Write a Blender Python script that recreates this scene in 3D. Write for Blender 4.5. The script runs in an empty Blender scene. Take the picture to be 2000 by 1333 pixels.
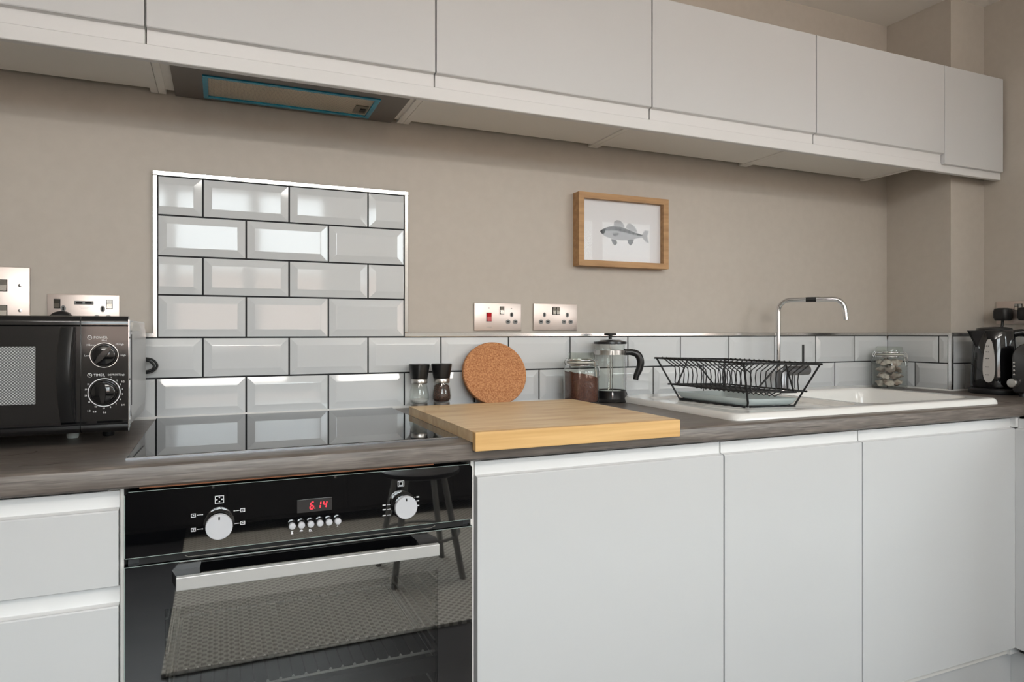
import bpy, bmesh, math, random
from mathutils import Vector, Matrix, Euler
random.seed(7)
PI = math.pi
scene = bpy.context.scene
COL = scene.collection

# ------------------------------------------------------------------ camera
cam_data = bpy.data.cameras.new('camera')
cam = bpy.data.objects.new('camera', cam_data)
COL.objects.link(cam)
cam.location = (0.0406, -1.81, 1.087)
cam.rotation_euler = (PI / 2, 0, -0.4086)
cam_data.sensor_width = 36.0
cam_data.lens = 36.0 * 1315.5 / 2000.0
cam_data.shift_y = -0.00855
cam_data.clip_start = 0.02
scene.camera = cam

# ------------------------------------------------------------------ sky (overcast daylight)
world = bpy.data.worlds.new('overcast_sky')
scene.world = world
world.use_nodes = True
wn = world.node_tree
wn.nodes.clear()
w_out = wn.nodes.new('ShaderNodeOutputWorld')
w_bg = wn.nodes.new('ShaderNodeBackground')
w_ramp = wn.nodes.new('ShaderNodeValToRGB')
w_geo = wn.nodes.new('ShaderNodeTexCoord')
w_sep = wn.nodes.new('ShaderNodeSeparateXYZ')
w_map = wn.nodes.new('ShaderNodeMapRange')
wn.links.new(w_geo.outputs['Generated'], w_sep.inputs[0])
wn.links.new(w_sep.outputs['Z'], w_map.inputs['Value'])
w_map.inputs['From Min'].default_value = -0.06
w_map.inputs['From Max'].default_value = 0.06
wn.links.new(w_map.outputs[0], w_ramp.inputs[0])
w_ramp.color_ramp.elements[0].color = (0.42, 0.39, 0.36, 1)     # street level
w_ramp.color_ramp.elements[1].color = (0.88, 0.95, 1.0, 1)      # white overcast sky
wn.links.new(w_ramp.outputs[0], w_bg.inputs['Color'])
w_bg.inputs['Strength'].default_value = 12.6
wn.links.new(w_bg.outputs[0], w_out.inputs[0])

# ------------------------------------------------------------------ window openings (x0, x1, z0, z1) in the rear wall
REAR = -3.6
WINDOWS = [(-0.75, 0.82, 0.95, 2.17), (2.60, 4.50, 0.95, 2.17)]
for k, (a, b, c, d) in enumerate(WINDOWS):                      # portals: they only guide the sky's own light through the openings
    L = bpy.data.lights.new('sky_portal', 'AREA')
    L.shape = 'RECTANGLE'
    L.size, L.size_y = b - a, d - c
    L.energy = 1
    L.cycles.is_portal = True
    o = bpy.data.objects.new('sky_portal', L)
    COL.objects.link(o)
    o.location = ((a + b) / 2, REAR - 0.06, (c + d) / 2)
    o.rotation_euler = (PI / 2, 0, 0)

# ------------------------------------------------------------------ exposure
scene.view_settings.view_transform = 'Standard'
scene.view_settings.look = 'None'
scene.view_settings.exposure = 0.0
scene.view_settings.gamma = 1.0
scene.view_settings.use_curve_mapping = False
scene.cycles.use_denoising = True
scene.cycles.max_bounces = 14
scene.cycles.diffuse_bounces = 6
scene.cycles.glossy_bounces = 6
scene.cycles.transmission_bounces = 12
scene.cycles.transparent_max_bounces = 12
scene.cycles.caustics_reflective = False
scene.cycles.caustics_refractive = False
scene.cycles.sample_clamp_indirect = 6.0

# ================================================================== materials
def lin(c):
    f = lambda v: v / 12.92 if v <= 0.04045 else ((v + 0.055) / 1.055) ** 2.4
    return tuple(f(v / 255.0) for v in c) + (1.0,)

MATS = {}
def mat(name, rgb, rough=0.5, metal=0.0, ior=1.5, trans=0.0, coat=0.0, emit=None, estr=0.0, spec=None):
    m = bpy.data.materials.new(name)
    m.use_nodes = True
    b = m.node_tree.nodes['Principled BSDF']
    b.inputs['Base Color'].default_value = lin(rgb)
    b.inputs['Roughness'].default_value = rough
    b.inputs['Metallic'].default_value = metal
    b.inputs['IOR'].default_value = ior
    b.inputs['Transmission Weight'].default_value = trans
    b.inputs['Coat Weight'].default_value = coat
    b.inputs['Coat Roughness'].default_value = 0.03
    if spec is not None:
        b.inputs['Specular IOR Level'].default_value = spec
    if emit:
        b.inputs['Emission Color'].default_value = lin(emit)
        b.inputs['Emission Strength'].default_value = estr
    MATS[name] = m
    return m

def noise_mat(name, rgb1, rgb2, scale=(1, 1, 1), nscale=5.0, detail=6.0, lo=0.35, hi=0.65, rough=0.5, bump=0.0, bscale=None,
              rgb3=None, scale2=None, coat=0.0, ior=1.5, distort=0.0):
    m = mat(name, rgb1, rough, coat=coat, ior=ior)
    nt = m.node_tree
    b = nt.nodes['Principled BSDF']
    tc = nt.nodes.new('ShaderNodeTexCoord')
    mp = nt.nodes.new('ShaderNodeMapping')
    mp.inputs['Scale'].default_value = scale
    nz = nt.nodes.new('ShaderNodeTexNoise')
    nz.inputs['Scale'].default_value = nscale
    nz.inputs['Detail'].default_value = detail
    nz.inputs['Distortion'].default_value = distort
    rp = nt.nodes.new('ShaderNodeValToRGB')
    rp.color_ramp.elements[0].position = lo
    rp.color_ramp.elements[1].position = hi
    rp.color_ramp.elements[0].color = lin(rgb1)
    rp.color_ramp.elements[1].color = lin(rgb2)
    nt.links.new(tc.outputs['Object'], mp.inputs[0])
    nt.links.new(mp.outputs[0], nz.inputs[0])
    nt.links.new(nz.outputs[0], rp.inputs[0])
    out = rp.outputs[0]
    if rgb3:
        mp2 = nt.nodes.new('ShaderNodeMapping')
        mp2.inputs['Scale'].default_value = scale2
        nz2 = nt.nodes.new('ShaderNodeTexNoise')
        nz2.inputs['Scale'].default_value = 1.0
        nz2.inputs['Detail'].default_value = 3.0
        r2 = nt.nodes.new('ShaderNodeValToRGB')
        r2.color_ramp.elements[0].position = 0.45
        r2.color_ramp.elements[1].position = 0.75
        r2.color_ramp.elements[0].color = (0, 0, 0, 1)
        r2.color_ramp.elements[1].color = (1, 1, 1, 1)
        mx = nt.nodes.new('ShaderNodeMix')
        mx.data_type = 'RGBA'
        nt.links.new(tc.outputs['Object'], mp2.inputs[0])
        nt.links.new(mp2.outputs[0], nz2.inputs[0])
        nt.links.new(nz2.outputs[0], r2.inputs[0])
        nt.links.new(r2.outputs[0], mx.inputs['Factor'])
        nt.links.new(out, mx.inputs['A'])
        mx.inputs['B'].default_value = lin(rgb3)
        out = mx.outputs['Result']
    nt.links.new(out, b.inputs['Base Color'])
    if bump:
        bp = nt.nodes.new('ShaderNodeBump')
        bp.inputs['Strength'].default_value = bump
        bp.inputs['Distance'].default_value = 0.002
        nt.links.new(nz.outputs[0], bp.inputs['Height'])
        nt.links.new(bp.outputs[0], b.inputs['Normal'])
    return m

def dots_mat(name, rgb_bg, rgb_dot, pitch, rough=0.4, metal=0.0, thr=0.32, axes='XZ'):
    """a regular field of round dots (perforated plate)"""
    m = mat(name, rgb_bg, rough, metal=metal)
    nt = m.node_tree
    b = nt.nodes['Principled BSDF']
    tc = nt.nodes.new('ShaderNodeTexCoord')
    sep = nt.nodes.new('ShaderNodeSeparateXYZ')
    nt.links.new(tc.outputs['Object'], sep.inputs[0])
    def wave(sock, off):
        mu = nt.nodes.new('ShaderNodeMath'); mu.operation = 'MULTIPLY_ADD'
        mu.inputs[1].default_value = 2 * PI / pitch
        mu.inputs[2].default_value = off
        nt.links.new(sock, mu.inputs[0])
        s = nt.nodes.new('ShaderNodeMath'); s.operation = 'SINE'
        nt.links.new(mu.outputs[0], s.inputs[0])
        return s.outputs[0]
    u = wave(sep.outputs[axes[0]], 0.0)
    v = wave(sep.outputs[axes[1]], 0.0)
    pr = nt.nodes.new('ShaderNodeMath'); pr.operation = 'MULTIPLY'
    nt.links.new(u, pr.inputs[0]); nt.links.new(v, pr.inputs[1])
    gt = nt.nodes.new('ShaderNodeMath'); gt.operation = 'GREATER_THAN'
    gt.inputs[1].default_value = thr
    nt.links.new(pr.outputs[0], gt.inputs[0])
    mx = nt.nodes.new('ShaderNodeMix'); mx.data_type = 'RGBA'
    nt.links.new(gt.outputs[0], mx.inputs['Factor'])
    mx.inputs['A'].default_value = lin(rgb_bg)
    mx.inputs['B'].default_value = lin(rgb_dot)
    nt.links.new(mx.outputs['Result'], b.inputs['Base Color'])
    return m

def thin_glass(name, tint=(252, 253, 252), ior=1.5, extra=0.0):
    """thin clear pane: Fresnel mix of see-through and mirror"""
    m = bpy.data.materials.new(name)
    m.use_nodes = True
    nt = m.node_tree
    nt.nodes.clear()
    out = nt.nodes.new('ShaderNodeOutputMaterial')
    f0 = ((ior - 1) / (ior + 1)) ** 2
    lw = nt.nodes.new('ShaderNodeLayerWeight'); lw.inputs['Blend'].default_value = 0.5
    pw = nt.nodes.new('ShaderNodeMath'); pw.operation = 'POWER'; pw.inputs[1].default_value = 4.5
    nt.links.new(lw.outputs['Facing'], pw.inputs[0])
    fr = nt.nodes.new('ShaderNodeMath'); fr.operation = 'MULTIPLY_ADD'
    fr.inputs[1].default_value = 1 - f0; fr.inputs[2].default_value = f0
    nt.links.new(pw.outputs[0], fr.inputs[0])
    tr = nt.nodes.new('ShaderNodeBsdfTransparent'); tr.inputs['Color'].default_value = lin(tint)
    gl = nt.nodes.new('ShaderNodeBsdfGlossy'); gl.inputs['Roughness'].default_value = 0.0
    mx = nt.nodes.new('ShaderNodeMixShader')
    nt.links.new(fr.outputs[0], mx.inputs[0])
    nt.links.new(tr.outputs[0], mx.inputs[1]); nt.links.new(gl.outputs[0], mx.inputs[2])
    nt.links.new(mx.outputs[0], out.inputs[0])
    MATS[name] = m
    return m

M_WALL = noise_mat('taupe_paint', (190, 182, 172), (193, 185, 175), nscale=40, rough=0.55, bump=0.03)
M_CEIL = mat('ceiling_paint', (244, 241, 237), 0.8)
M_OFFWHITE = mat('rear_wall_paint', (226, 223, 218), 0.8)
M_TILE = mat('white_glazed_tile', (216, 219, 221), 0.06, ior=1.52)
M_GROUT = mat('dark_grout', (42, 43, 45), 0.9)
M_SEAL = mat('white_sealant', (226, 226, 224), 0.5)
M_CHROME = mat('polished_chrome', (232, 233, 236), 0.06, metal=1.0)
M_TRIM = mat('bright_aluminium_trim', (232, 232, 232), 0.16, metal=1.0)
M_STEEL = mat('brushed_steel', (205, 203, 200), 0.28, metal=1.0)
M_HANDLE = mat('brushed_handle_steel', (200, 199, 197), 0.42, metal=0.45)
M_PLATE = mat('satin_nickel_plate', (219, 206, 199), 0.42, metal=0.9)
M_ROCKER = mat('nickel_rocker', (190, 186, 180), 0.2, metal=1.0)
M_CAB = mat('white_satin_lacquer', (210, 211, 212), 0.36)
M_GRIP = mat('white_grip_rail', (228, 228, 228), 0.4)
M_CARC = mat('white_melamine', (236, 233, 228), 0.5)
M_SHADOWGAP = mat('dark_back_board', (92, 84, 76), 0.8)
M_WORK = noise_mat('grey_wood_laminate', (80, 73, 68), (136, 127, 120), scale=(7.0, 90, 130), nscale=2.2, detail=8, lo=0.28, hi=0.75,
                   rough=0.36, bump=0.08, rgb3=(92, 84, 78), scale2=(7, 40, 50), distort=0.5)
M_HOB = mat('black_ceramic_glass', (10, 11, 13), 0.015, ior=2.3)
M_HOBEDGE = mat('hob_steel_edge', (140, 142, 146), 0.25, metal=1.0)
M_BGLASS = mat('black_oven_glass', (9, 9, 11), 0.02, ior=2.9)
M_BEDGE = mat('ground_glass_edge', (150, 165, 160), 0.3)
M_BLACK = mat('black_plastic', (22, 22, 23), 0.4)
M_BGLOSS = mat('gloss_black_plastic', (17, 17, 19), 0.08, ior=1.6)
M_BSATIN = mat('satin_black_plastic', (26, 26, 27), 0.28)
M_DGREY = mat('dark_enamel', (48, 48, 50), 0.4)
M_WIRE = mat('chromed_wire', (244, 244, 244), 0.35, metal=0.15)  # near-white colour carries the bright glint of the chrome rails
M_BARS = mat('shaded_rack_bars', (30, 30, 30), 0.7)  # chromed bars coloured near black, as if lost in the cavity's shade
M_BWIRE = mat('black_coated_wire', (20, 20, 22), 0.45)
M_KNOB = mat('silver_knob', (214, 215, 220), 0.36, metal=0.25)
M_WHITE = mat('white_print', (235, 236, 238), 0.5)
M_GREYP = mat('grey_print', (150, 150, 152), 0.5)
M_DISP = mat('display_window', (62, 60, 60), 0.1)
M_RED = mat('red_led', (200, 20, 30), 0.4, emit=(255, 45, 60), estr=2.2)
M_REDSW = mat('red_switch', (190, 22, 34), 0.25)
M_PIN = mat('grey_socket_insert', (128, 128, 127), 0.4)
M_HOLE = mat('socket_slot', (18, 18, 18), 0.7)
M_HOOD = mat('hood_steel', (112, 107, 104), 0.4, metal=0.5)
M_BLUE = mat('blue_protective_film', (40, 150, 182), 0.2, metal=0.2)
M_MESH = dots_mat('grease_filter_mesh', (198, 186, 166), (120, 110, 96), 0.0062, rough=0.4, metal=0.2, axes='XY')
M_PERF = dots_mat('perforated_door_screen', (84, 86, 87), (182, 185, 185), 0.0050, rough=0.35, thr=0.12)
M_MICRO = mat('silver_painted_steel', (196, 196, 195), 0.32, metal=0.6)
M_BAMBOO = noise_mat('bamboo', (234, 202, 156), (250, 224, 182), scale=(2.2, 42, 42), nscale=1.6, detail=5, lo=0.3, hi=0.7, rough=0.42,
                     rgb3=(218, 178, 128), scale2=(5.5, 26, 10))
M_BAMBOO2 = noise_mat('bamboo_edge', (214, 168, 106), (236, 196, 134), scale=(2.0, 40, 60), nscale=1.6, detail=4, lo=0.3, hi=0.7, rough=0.42)
M_CORK = noise_mat('cork', (160, 100, 60), (208, 152, 106), nscale=250, detail=4, lo=0.33, hi=0.66, rough=0.85, bump=0.3)
M_OAK = noise_mat('oak_frame_wood', (160, 120, 78), (190, 150, 104), scale=(3, 20, 26), nscale=3, detail=6, lo=0.3, hi=0.7, rough=0.5)
M_PAPER = mat('picture_paper', (243, 243, 246), 0.6)
M_FISH1 = mat('fish_print_pale', (182, 183, 188), 0.6)
M_FISH2 = mat('fish_print_mid', (128, 129, 134), 0.6)
M_FISH3 = mat('fish_print_dark', (64, 64, 68), 0.6)
M_GLASS = thin_glass('clear_glass', (253, 254, 253), 1.45)
M_PANE = thin_glass('tinted_oven_pane', (214, 214, 212), 2.5)
M_GLAZE = thin_glass('picture_glazing', (252, 252, 252), 1.17)
M_WPANE = thin_glass('window_pane', (252, 253, 252), 1.4)
M_GREENGLASS = thin_glass('greenish_glass', (241, 244, 240), 1.75)
M_COCOA = noise_mat('ground_coffee_powder', (74, 42, 32), (104, 62, 48), nscale=220, rough=0.9, bump=0.4)
M_PEPPER = noise_mat('peppercorn_fill', (30, 22, 20), (96, 66, 54), nscale=260, rough=0.8, bump=0.8)
M_SALT = noise_mat('salt_fill', (222, 222, 222), (240, 240, 240), nscale=240, rough=0.7, bump=0.5)
M_TEABAG = noise_mat('teabag_paper', (178, 170, 160), (212, 205, 195), nscale=60, rough=0.8, rgb3=(136, 108, 92), scale2=(30, 30, 30))
M_SINK = mat('white_ceramic', (238, 237, 234), 0.10, ior=1.55)
M_TRAY = mat('smoke_plastic_tray', (196, 208, 209), 0.2)
M_FLOOR = noise_mat('kitchen_vinyl', (62, 62, 64), (70, 70, 72), scale=(1, 2, 1), nscale=3, rough=0.4)
M_CARPET = dots_mat('woven_carpet', (214, 211, 203), (160, 157, 150), 0.034, rough=0.9, axes='XY', thr=0.1)
M_FRAME = mat('white_window_frame', (232, 232, 232), 0.4)
M_LAMP = mat('lit_lamp_diffuser', (250, 248, 244), 0.5, emit=(255, 250, 244), estr=21.5)
M_TAPB = mat('satin_tap_body', (120, 121, 124), 0.3, metal=0.8)
M_STOOL = mat('grey_stool_metal', (140, 140, 138), 0.4)
M_SEATD = mat('dark_stool_seat', (36, 34, 34), 0.5)
M_PLUGB = mat('black_rubber', (20, 20, 21), 0.5)
M_WINDOWG = mat('kettle_water_gauge', (188, 184, 180), 0.35)

# ================================================================== mesh helpers
class G:
    """collects shapes; build() links them as one mesh object"""
    def __init__(self):
        self.v = []; self.f = []
    def add(self, vs, fs):
        n = len(self.v)
        self.v += [tuple(p) for p in vs]
        self.f += [tuple(n + i for i in q) for q in fs]
        return self
    def box(self, x0, y0, z0, x1, y1, z1, bev=0.0):
        if bev > 0:
            bm = bmesh.new()
            bmesh.ops.create_cube(bm, size=1.0)
            for v in bm.verts:
                v.co = Vector(((x0 + x1) / 2 + v.co.x * (x1 - x0), (y0 + y1) / 2 + v.co.y * (y1 - y0), (z0 + z1) / 2 + v.co.z * (z1 - z0)))
            bmesh.ops.bevel(bm, geom=bm.edges[:], offset=bev, segments=2, affect='EDGES', profile=0.5)
            bm.verts.index_update()
            self.add([v.co for v in bm.verts], [[v.index for v in f.verts] for f in bm.faces])
            bm.free()
            return self
        self.add([(x0, y0, z0), (x1, y0, z0), (x1, y1, z0), (x0, y1, z0), (x0, y0, z1), (x1, y0, z1), (x1, y1, z1), (x0, y1, z1)],
                 [(0, 3, 2, 1), (4, 5, 6, 7), (0, 1, 5, 4), (1, 2, 6, 5), (2, 3, 7, 6), (3, 0, 4, 7)])
        return self
    def extrude(self, pts, axis, a, b):
        """closed polygon pts (2-D) extruded along axis from a to b; 'x': pts are (y, z); 'y': (x, z); 'z': (x, y)"""
        n = len(pts)
        def P(p, t):
            return {'x': (t, p[0], p[1]), 'y': (p[0], t, p[1]), 'z': (p[0], p[1], t)}[axis]
        vs = [P(p, a) for p in pts] + [P(p, b) for p in pts]
        fs = [tuple(range(n))[::-1], tuple(range(n, 2 * n))]
        fs += [(i, (i + 1) % n, n + (i + 1) % n, n + i) for i in range(n)]
        return self.add(vs, fs)
    def lathe(self, prof, c=(0, 0, 0), axis='z', seg=32, sx=1.0, sy=1.0, cap=True):
        """prof: list of (radius, height) revolved about the axis through c"""
        vs = []
        n = len(prof)
        for k in range(seg):
            t = 2 * PI * k / seg
            for r, h in prof:
                u, w = r * math.cos(t) * sx, r * math.sin(t) * sy
                vs.append({'z': (c[0] + u, c[1] + w, c[2] + h), 'y': (c[0] + u, c[1] + h, c[2] + w), 'x': (c[0] + h, c[1] + u, c[2] + w)}[axis])
        fs = []
        for k in range(seg):
            k2 = (k + 1) % seg
            for i in range(n - 1):
                fs.append((k * n + i, k2 * n + i, k2 * n + i + 1, k * n + i + 1))
        if cap:
            if prof[0][0] > 1e-6: fs.append(tuple(k * n for k in range(seg))[::-1])
            if prof[-1][0] > 1e-6: fs.append(tuple(k * n + n - 1 for k in range(seg)))
        return self.add(vs, fs)
    def squircle(self, prof, c, p=4.0, seg=40):
        """like lathe about z but with rounded-square sections; prof (half width, height)"""
        vs = []; n = len(prof)
        for k in range(seg):
            t = 2 * PI * k / seg
            ct, st = math.cos(t), math.sin(t)
            s = (abs(ct) ** p + abs(st) ** p) ** (-1.0 / p)
            for r, h in prof:
                vs.append((c[0] + r * s * ct, c[1] + r * s * st, c[2] + h))
        fs = []
        for k in range(seg):
            k2 = (k + 1) % seg
            for i in range(n - 1):
                fs.append((k * n + i, k2 * n + i, k2 * n + i + 1, k * n + i + 1))
        if prof[0][0] > 1e-6: fs.append(tuple(k * n for k in range(seg))[::-1])
        if prof[-1][0] > 1e-6: fs.append(tuple(k * n + n - 1 for k in range(seg)))
        return self.add(vs, fs)
    def tube(self, pts, r, seg=8, closed=False, radii=None, flat=1.0):
        pts = [Vector(p) for p in pts]
        n = len(pts)
        vs = []
        up = None
        for i, p in enumerate(pts):
            a = pts[i - 1] if (i > 0 or closed) else p
            b = pts[(i + 1) % n] if (i < n - 1 or closed) else p
            t = (b - a)
            t = t.normalized() if t.length > 1e-9 else Vector((0, 0, 1))
            if up is None:
                up = Vector((0, 0, 1)) if abs(t.z) < 0.9 else Vector((1, 0, 0))
            u = up - t * up.dot(t)
            if u.length < 1e-6:
                u = Vector((1, 0, 0)) - t * t.x
            u.normalize()
            up = u
            w = t.cross(u)
            rr = radii[i] if radii else r
            for k in range(seg):
                an = 2 * PI * k / seg
                vs.append(p + u * (math.cos(an) * rr) + w * (math.sin(an) * rr * flat))
        fs = []
        m = n if closed else n - 1
        for i in range(m):
            j = (i + 1) % n
            for k in range(seg):
                k2 = (k + 1) % seg
                fs.append((i * seg + k, i * seg + k2, j * seg + k2, j * seg + k))
        if not closed:
            fs.append(tuple(range(seg))[::-1])
            fs.append(tuple((n - 1) * seg + k for k in range(seg)))
        return self.add(vs, fs)
    def disc_y(self, x, z, r, y0, y1, seg=20, sx=1.0):
        return self.lathe([(r, y0), (r, y1)], (x, 0, z), 'y', seg, sx=sx)
    def flat(self, pts, y, th=0.0004):
        return self.extrude(pts, 'y', y - th, y)
    def ring_rect(self, x0, z0, x1, z1, w, y, th=0.0004):
        self.box(x0, y - th, z0, x1, y, z0 + w); self.box(x0, y - th, z1 - w, x1, y, z1)
        self.box(x0, y - th, z0 + w, x0 + w, y, z1 - w); self.box(x1 - w, y - th, z0 + w, x1, y, z1 - w)
        return self
    def build(self, name, m, parent=None, local=False, smooth=None, xf=None):
        me = bpy.data.meshes.new(name)
        off = Vector((0, 0, 0))
        if parent is not None and not local:
            q = parent
            while q is not None:
                off += q.location
                q = q.parent
        vs = [Vector(p) for p in self.v]
        if xf is not None:
            vs = [xf @ p for p in vs]
        me.from_pydata([p - off for p in vs], [], self.f)
        bm = bmesh.new(); bm.from_mesh(me)
        bmesh.ops.recalc_face_normals(bm, faces=bm.faces)
        bm.to_mesh(me); bm.free()
        if smooth:
            me.shade_smooth()
            me.set_sharp_from_angle(angle=math.radians(smooth))
        me.materials.append(m)
        o = bpy.data.objects.new(name, me)
        COL.objects.link(o)
        if parent is not None:
            o.parent = parent
        return o

def thing(name, label, cat, loc=(0, 0, 0), rot=0.0, group=None):
    o = bpy.data.objects.new(name, None)
    o.empty_display_size = 0.05
    COL.objects.link(o)
    o.location = loc
    o.rotation_euler = (0, 0, rot)
    o['label'] = label
    o['category'] = cat
    if group: o['group'] = group
    return o

def tag(o, label, cat, group=None, kind=None):
    o['label'] = label; o['category'] = cat
    if group: o['group'] = group
    if kind: o['kind'] = kind
    return o

def structure(o):
    o['kind'] = 'structure'
    return o

def arc(cx, cy, r, a0, a1, n):
    return [(cx + r * math.cos(a0 + (a1 - a0) * i / n), cy + r * math.sin(a0 + (a1 - a0) * i / n)) for i in range(n + 1)]

def bez(pts, n=24):
    """Catmull-Rom through the points"""
    P = [Vector(p) for p in pts]
    P = [P[0] * 2 - P[1]] + P + [P[-1] * 2 - P[-2]]
    out = []
    k = len(P) - 3
    for i in range(k):
        for j in range(n // k + 1):
            t = j / (n // k + 1)
            a, b, c, d = P[i:i + 4]
            out.append(0.5 * ((2 * b) + (c - a) * t + (2 * a - 5 * b + 4 * c - d) * t * t + (3 * b - a - 3 * c + d) * t ** 3))
    out.append(P[-2])
    return out

def lettering(s, size, x, y, z, m, parent, name='lettering', align='CENTER', shear=0.0, local=False, sx=1.0):
    cu = bpy.data.curves.new('text', 'FONT')
    cu.body = s; cu.size = size; cu.align_x = align; cu.align_y = 'CENTER'; cu.shear = shear
    cu.resolution_u = 2
    t = bpy.data.objects.new('text', cu)
    COL.objects.link(t)
    bpy.context.view_layer.update()
    me = t.evaluated_get(bpy.context.evaluated_depsgraph_get()).to_mesh()
    g = G()
    g.add([(x + v.co.x * sx, y, z + v.co.y) for v in me.vertices], [tuple(p.vertices) for p in me.polygons])
    bpy.data.objects.remove(t)
    bpy.data.curves.remove(cu)
    return g.build(name, m, parent, local=local)

# ================================================================== room
CEIL = 2.272
XL, XR, XF = -2.6, 2.593, 4.7           # left wall, right kitchen wall, far right wall
STUB = -1.34                           # the right kitchen wall ends here
floor = structure(G().box(XL - .1, REAR - .1, -0.05, XF + .1, 0.15, 0.0).build('floor', M_FLOOR))
structure(G().box(-0.13, REAR + .02, 0.0, XF, -1.79, 0.012).build('floor_carpet', M_CARPET, floor))
structure(G().box(XL - .1, REAR - .1, CEIL, XF + .1, 0.15, CEIL + .1).build('ceiling', M_CEIL))
wall_back = structure(G().box(XL - .1, 0.008, 0.0, XF + .1, 0.15, CEIL).build('wall_back', M_WALL))
structure(G().box(XL - .1, REAR, 0, XL, 0.008, CEIL).build('wall_left', M_OFFWHITE))
wall_right = structure(G().box(XR, STUB, 0, XR + .12, 0.008, CEIL).build('wall_right', M_WALL))
structure(G().box(XF, REAR, 0, XF + .1, 0.008, CEIL).build('wall_far_right', M_OFFWHITE))
PILX, PILY = 2.410, -0.2414
wall_pillar = structure(G().box(PILX, PILY, 0.0, XR, 0.008, CEIL).build('wall_pillar', M_WALL))
g = G()
zs0, zs1 = WINDOWS[0][2], WINDOWS[0][3]
g.box(XL - .1, REAR - .12, 0, XF + .1, REAR, zs0)
g.box(XL - .1, REAR - .12, zs1, XF + .1, REAR, CEIL)
edges = [XL - .1] + [v for w in WINDOWS for v in w[:2]] + [XF + .1]
for i in range(0, len(edges), 2):
    g.box(edges[i], REAR - .12, zs0, edges[i + 1], REAR, zs1)
structure(g.build('wall_rear', M_OFFWHITE))
for k, (a, b, c, d) in enumerate(WINDOWS):
    g = G()
    w = 0.045
    g.box(a, REAR - .09, c, b, REAR - .04, c + w); g.box(a, REAR - .09, d - w, b, REAR - .04, d)
    g.box(a, REAR - .09, c, a + w, REAR - .04, d); g.box(b - w, REAR - .09, c, b, REAR - .04, d)
    for x in ((-.30, .26) if k == 0 else (2.98, 3.26, 3.90)):
        g.box(x - .04, REAR - .09, c, x + .04, REAR - .04, d)
    g.box(a, REAR - .085, 1.60, b, REAR - .045, 1.65)
    w_ = structure(g.build('window_%d' % (k + 1), M_FRAME))
    G().box(a + .01, REAR - .068, c + .01, b - .01, REAR - .064, d - .01).build('pane', M_WPANE, w_)

# ------------------------------------------------------------------ tiles
ZC = 0.88                                # worktop height
ROW_Z = [(1.3682, 1.4620), (1.2702, 1.3682), (1.1768, 1.2702), (1.0742, 1.1768), (0.9765, 1.0742), (0.8835, 0.9765)]
GAP = 0.0021                             # half a joint
BEV = 0.017
def tile_mesh(w, h, bl, br, bt=True, bb=True):
    """bevelled wall tile w x h, centred, facing -y; a cut side has no bevel"""
    a, b, c, d = -w / 2, w / 2, -h / 2, h / 2
    il, ir = a + (BEV if bl else 0.0005), b - (BEV if br else 0.0005)
    ib, it = c + (BEV if bb else 0.0005), d - (BEV if bt else 0.0005)
    g = G()
    y0, y1, y2 = 0.006, 0.0024, -0.0016
    e = 0.0010
    g.v = [(a, y0, c), (b, y0, c), (b, y0, d), (a, y0, d), (a, y1, c), (b, y1, c), (b, y1, d), (a, y1, d),
           (il, y2, ib), (ir, y2, ib), (ir, y2, it), (il, y2, it)]
    q = 0.0016
    g.v += [(il + q, y2 - .0003, ib + q), (ir - q, y2 - .0003, ib + q), (ir - q, y2 - .0003, it - q), (il + q, y2 - .0003, it - q)]
    g.f = [(0, 1, 5, 4), (1, 2, 6, 5), (2, 3, 7, 6), (3, 0, 4, 7), (4, 5, 9, 8), (5, 6, 10, 9), (6, 7, 11, 10), (7, 4, 8, 11),
           (8, 9, 13, 12), (9, 10, 14, 13), (10, 11, 15, 14), (11, 8, 12, 15), (12, 13, 14, 15)]
    return g
TILE_CACHE = {}
def put_tile(parent, u0, u1, z0, z1, bl=True, br=True, place=None):
    w, h = round(u1 - u0 - 2 * GAP, 4), round(z1 - z0 - 2 * GAP, 4)
    key = (w, h, bl, br)
    c = ((u0 + u1) / 2, (z0 + z1) / 2)
    tilt = (random.uniform(-.0035, .0035), random.uniform(-.003, .003))
    if key in TILE_CACHE:
        o = bpy.data.objects.new('tile', TILE_CACHE[key])
        COL.objects.link(o); o.parent = parent
    else:
        o = tile_mesh(w, h, bl, br).build('tile', M_TILE, parent, local=True)
        TILE_CACHE[key] = o.data
    if place is None:
        o.location = (c[0], 0.0, c[1]); o.rotation_euler = (tilt[0], 0, tilt[1])
    else:
        loc, rz = place(c[0], c[1])
        o.location = loc; o.rotation_euler = (tilt[0], 0, rz + tilt[1])
    return o

JA = [-0.2010, 0.0012, 0.2025, 0.4043, 0.6083, 0.8140, 1.0183, 1.2255, 1.4291, 1.6303, 1.8345, 2.0306, 2.2284, 2.4035]
JB = [-0.3030, -0.1004, 0.1000, 0.3005, 0.5036, 0.7080, 0.9134, 1.1175, 1.3218, 1.5240, 1.7260, 1.9280, 2.1262, 2.3200, 2.4035]
PX0, PX1 = -0.0975, 0.5035               # the tall panel behind the hob
for r in range(4):
    z0, z1 = ROW_Z[r]
    J = JA if r % 2 == 0 else JB
    cuts = [PX0] + [x for x in J if PX0 + .02 < x < PX1 - .02] + [PX1]
    for i in range(len(cuts) - 1):
        put_tile(wall_back, cuts[i], cuts[i + 1], z0, z1, bl=not (i == 0 and r % 2 == 0), br=not (i == len(cuts) - 2 and r % 2 == 0))
for J, (z0, z1) in ((JA, ROW_Z[4]), (JB, ROW_Z[5])):
    J2 = [J[0] - .405, J[0] - .2025] + J
    for i in range(len(J2) - 1):
        put_tile(wall_back, J2[i], J2[i + 1], z0, z1, br=(i < len(J2) - 2))
g = G()
g.box(PX0, 0.0042, ROW_Z[3][0], PX1, 0.008, ROW_Z[0][1])
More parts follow.
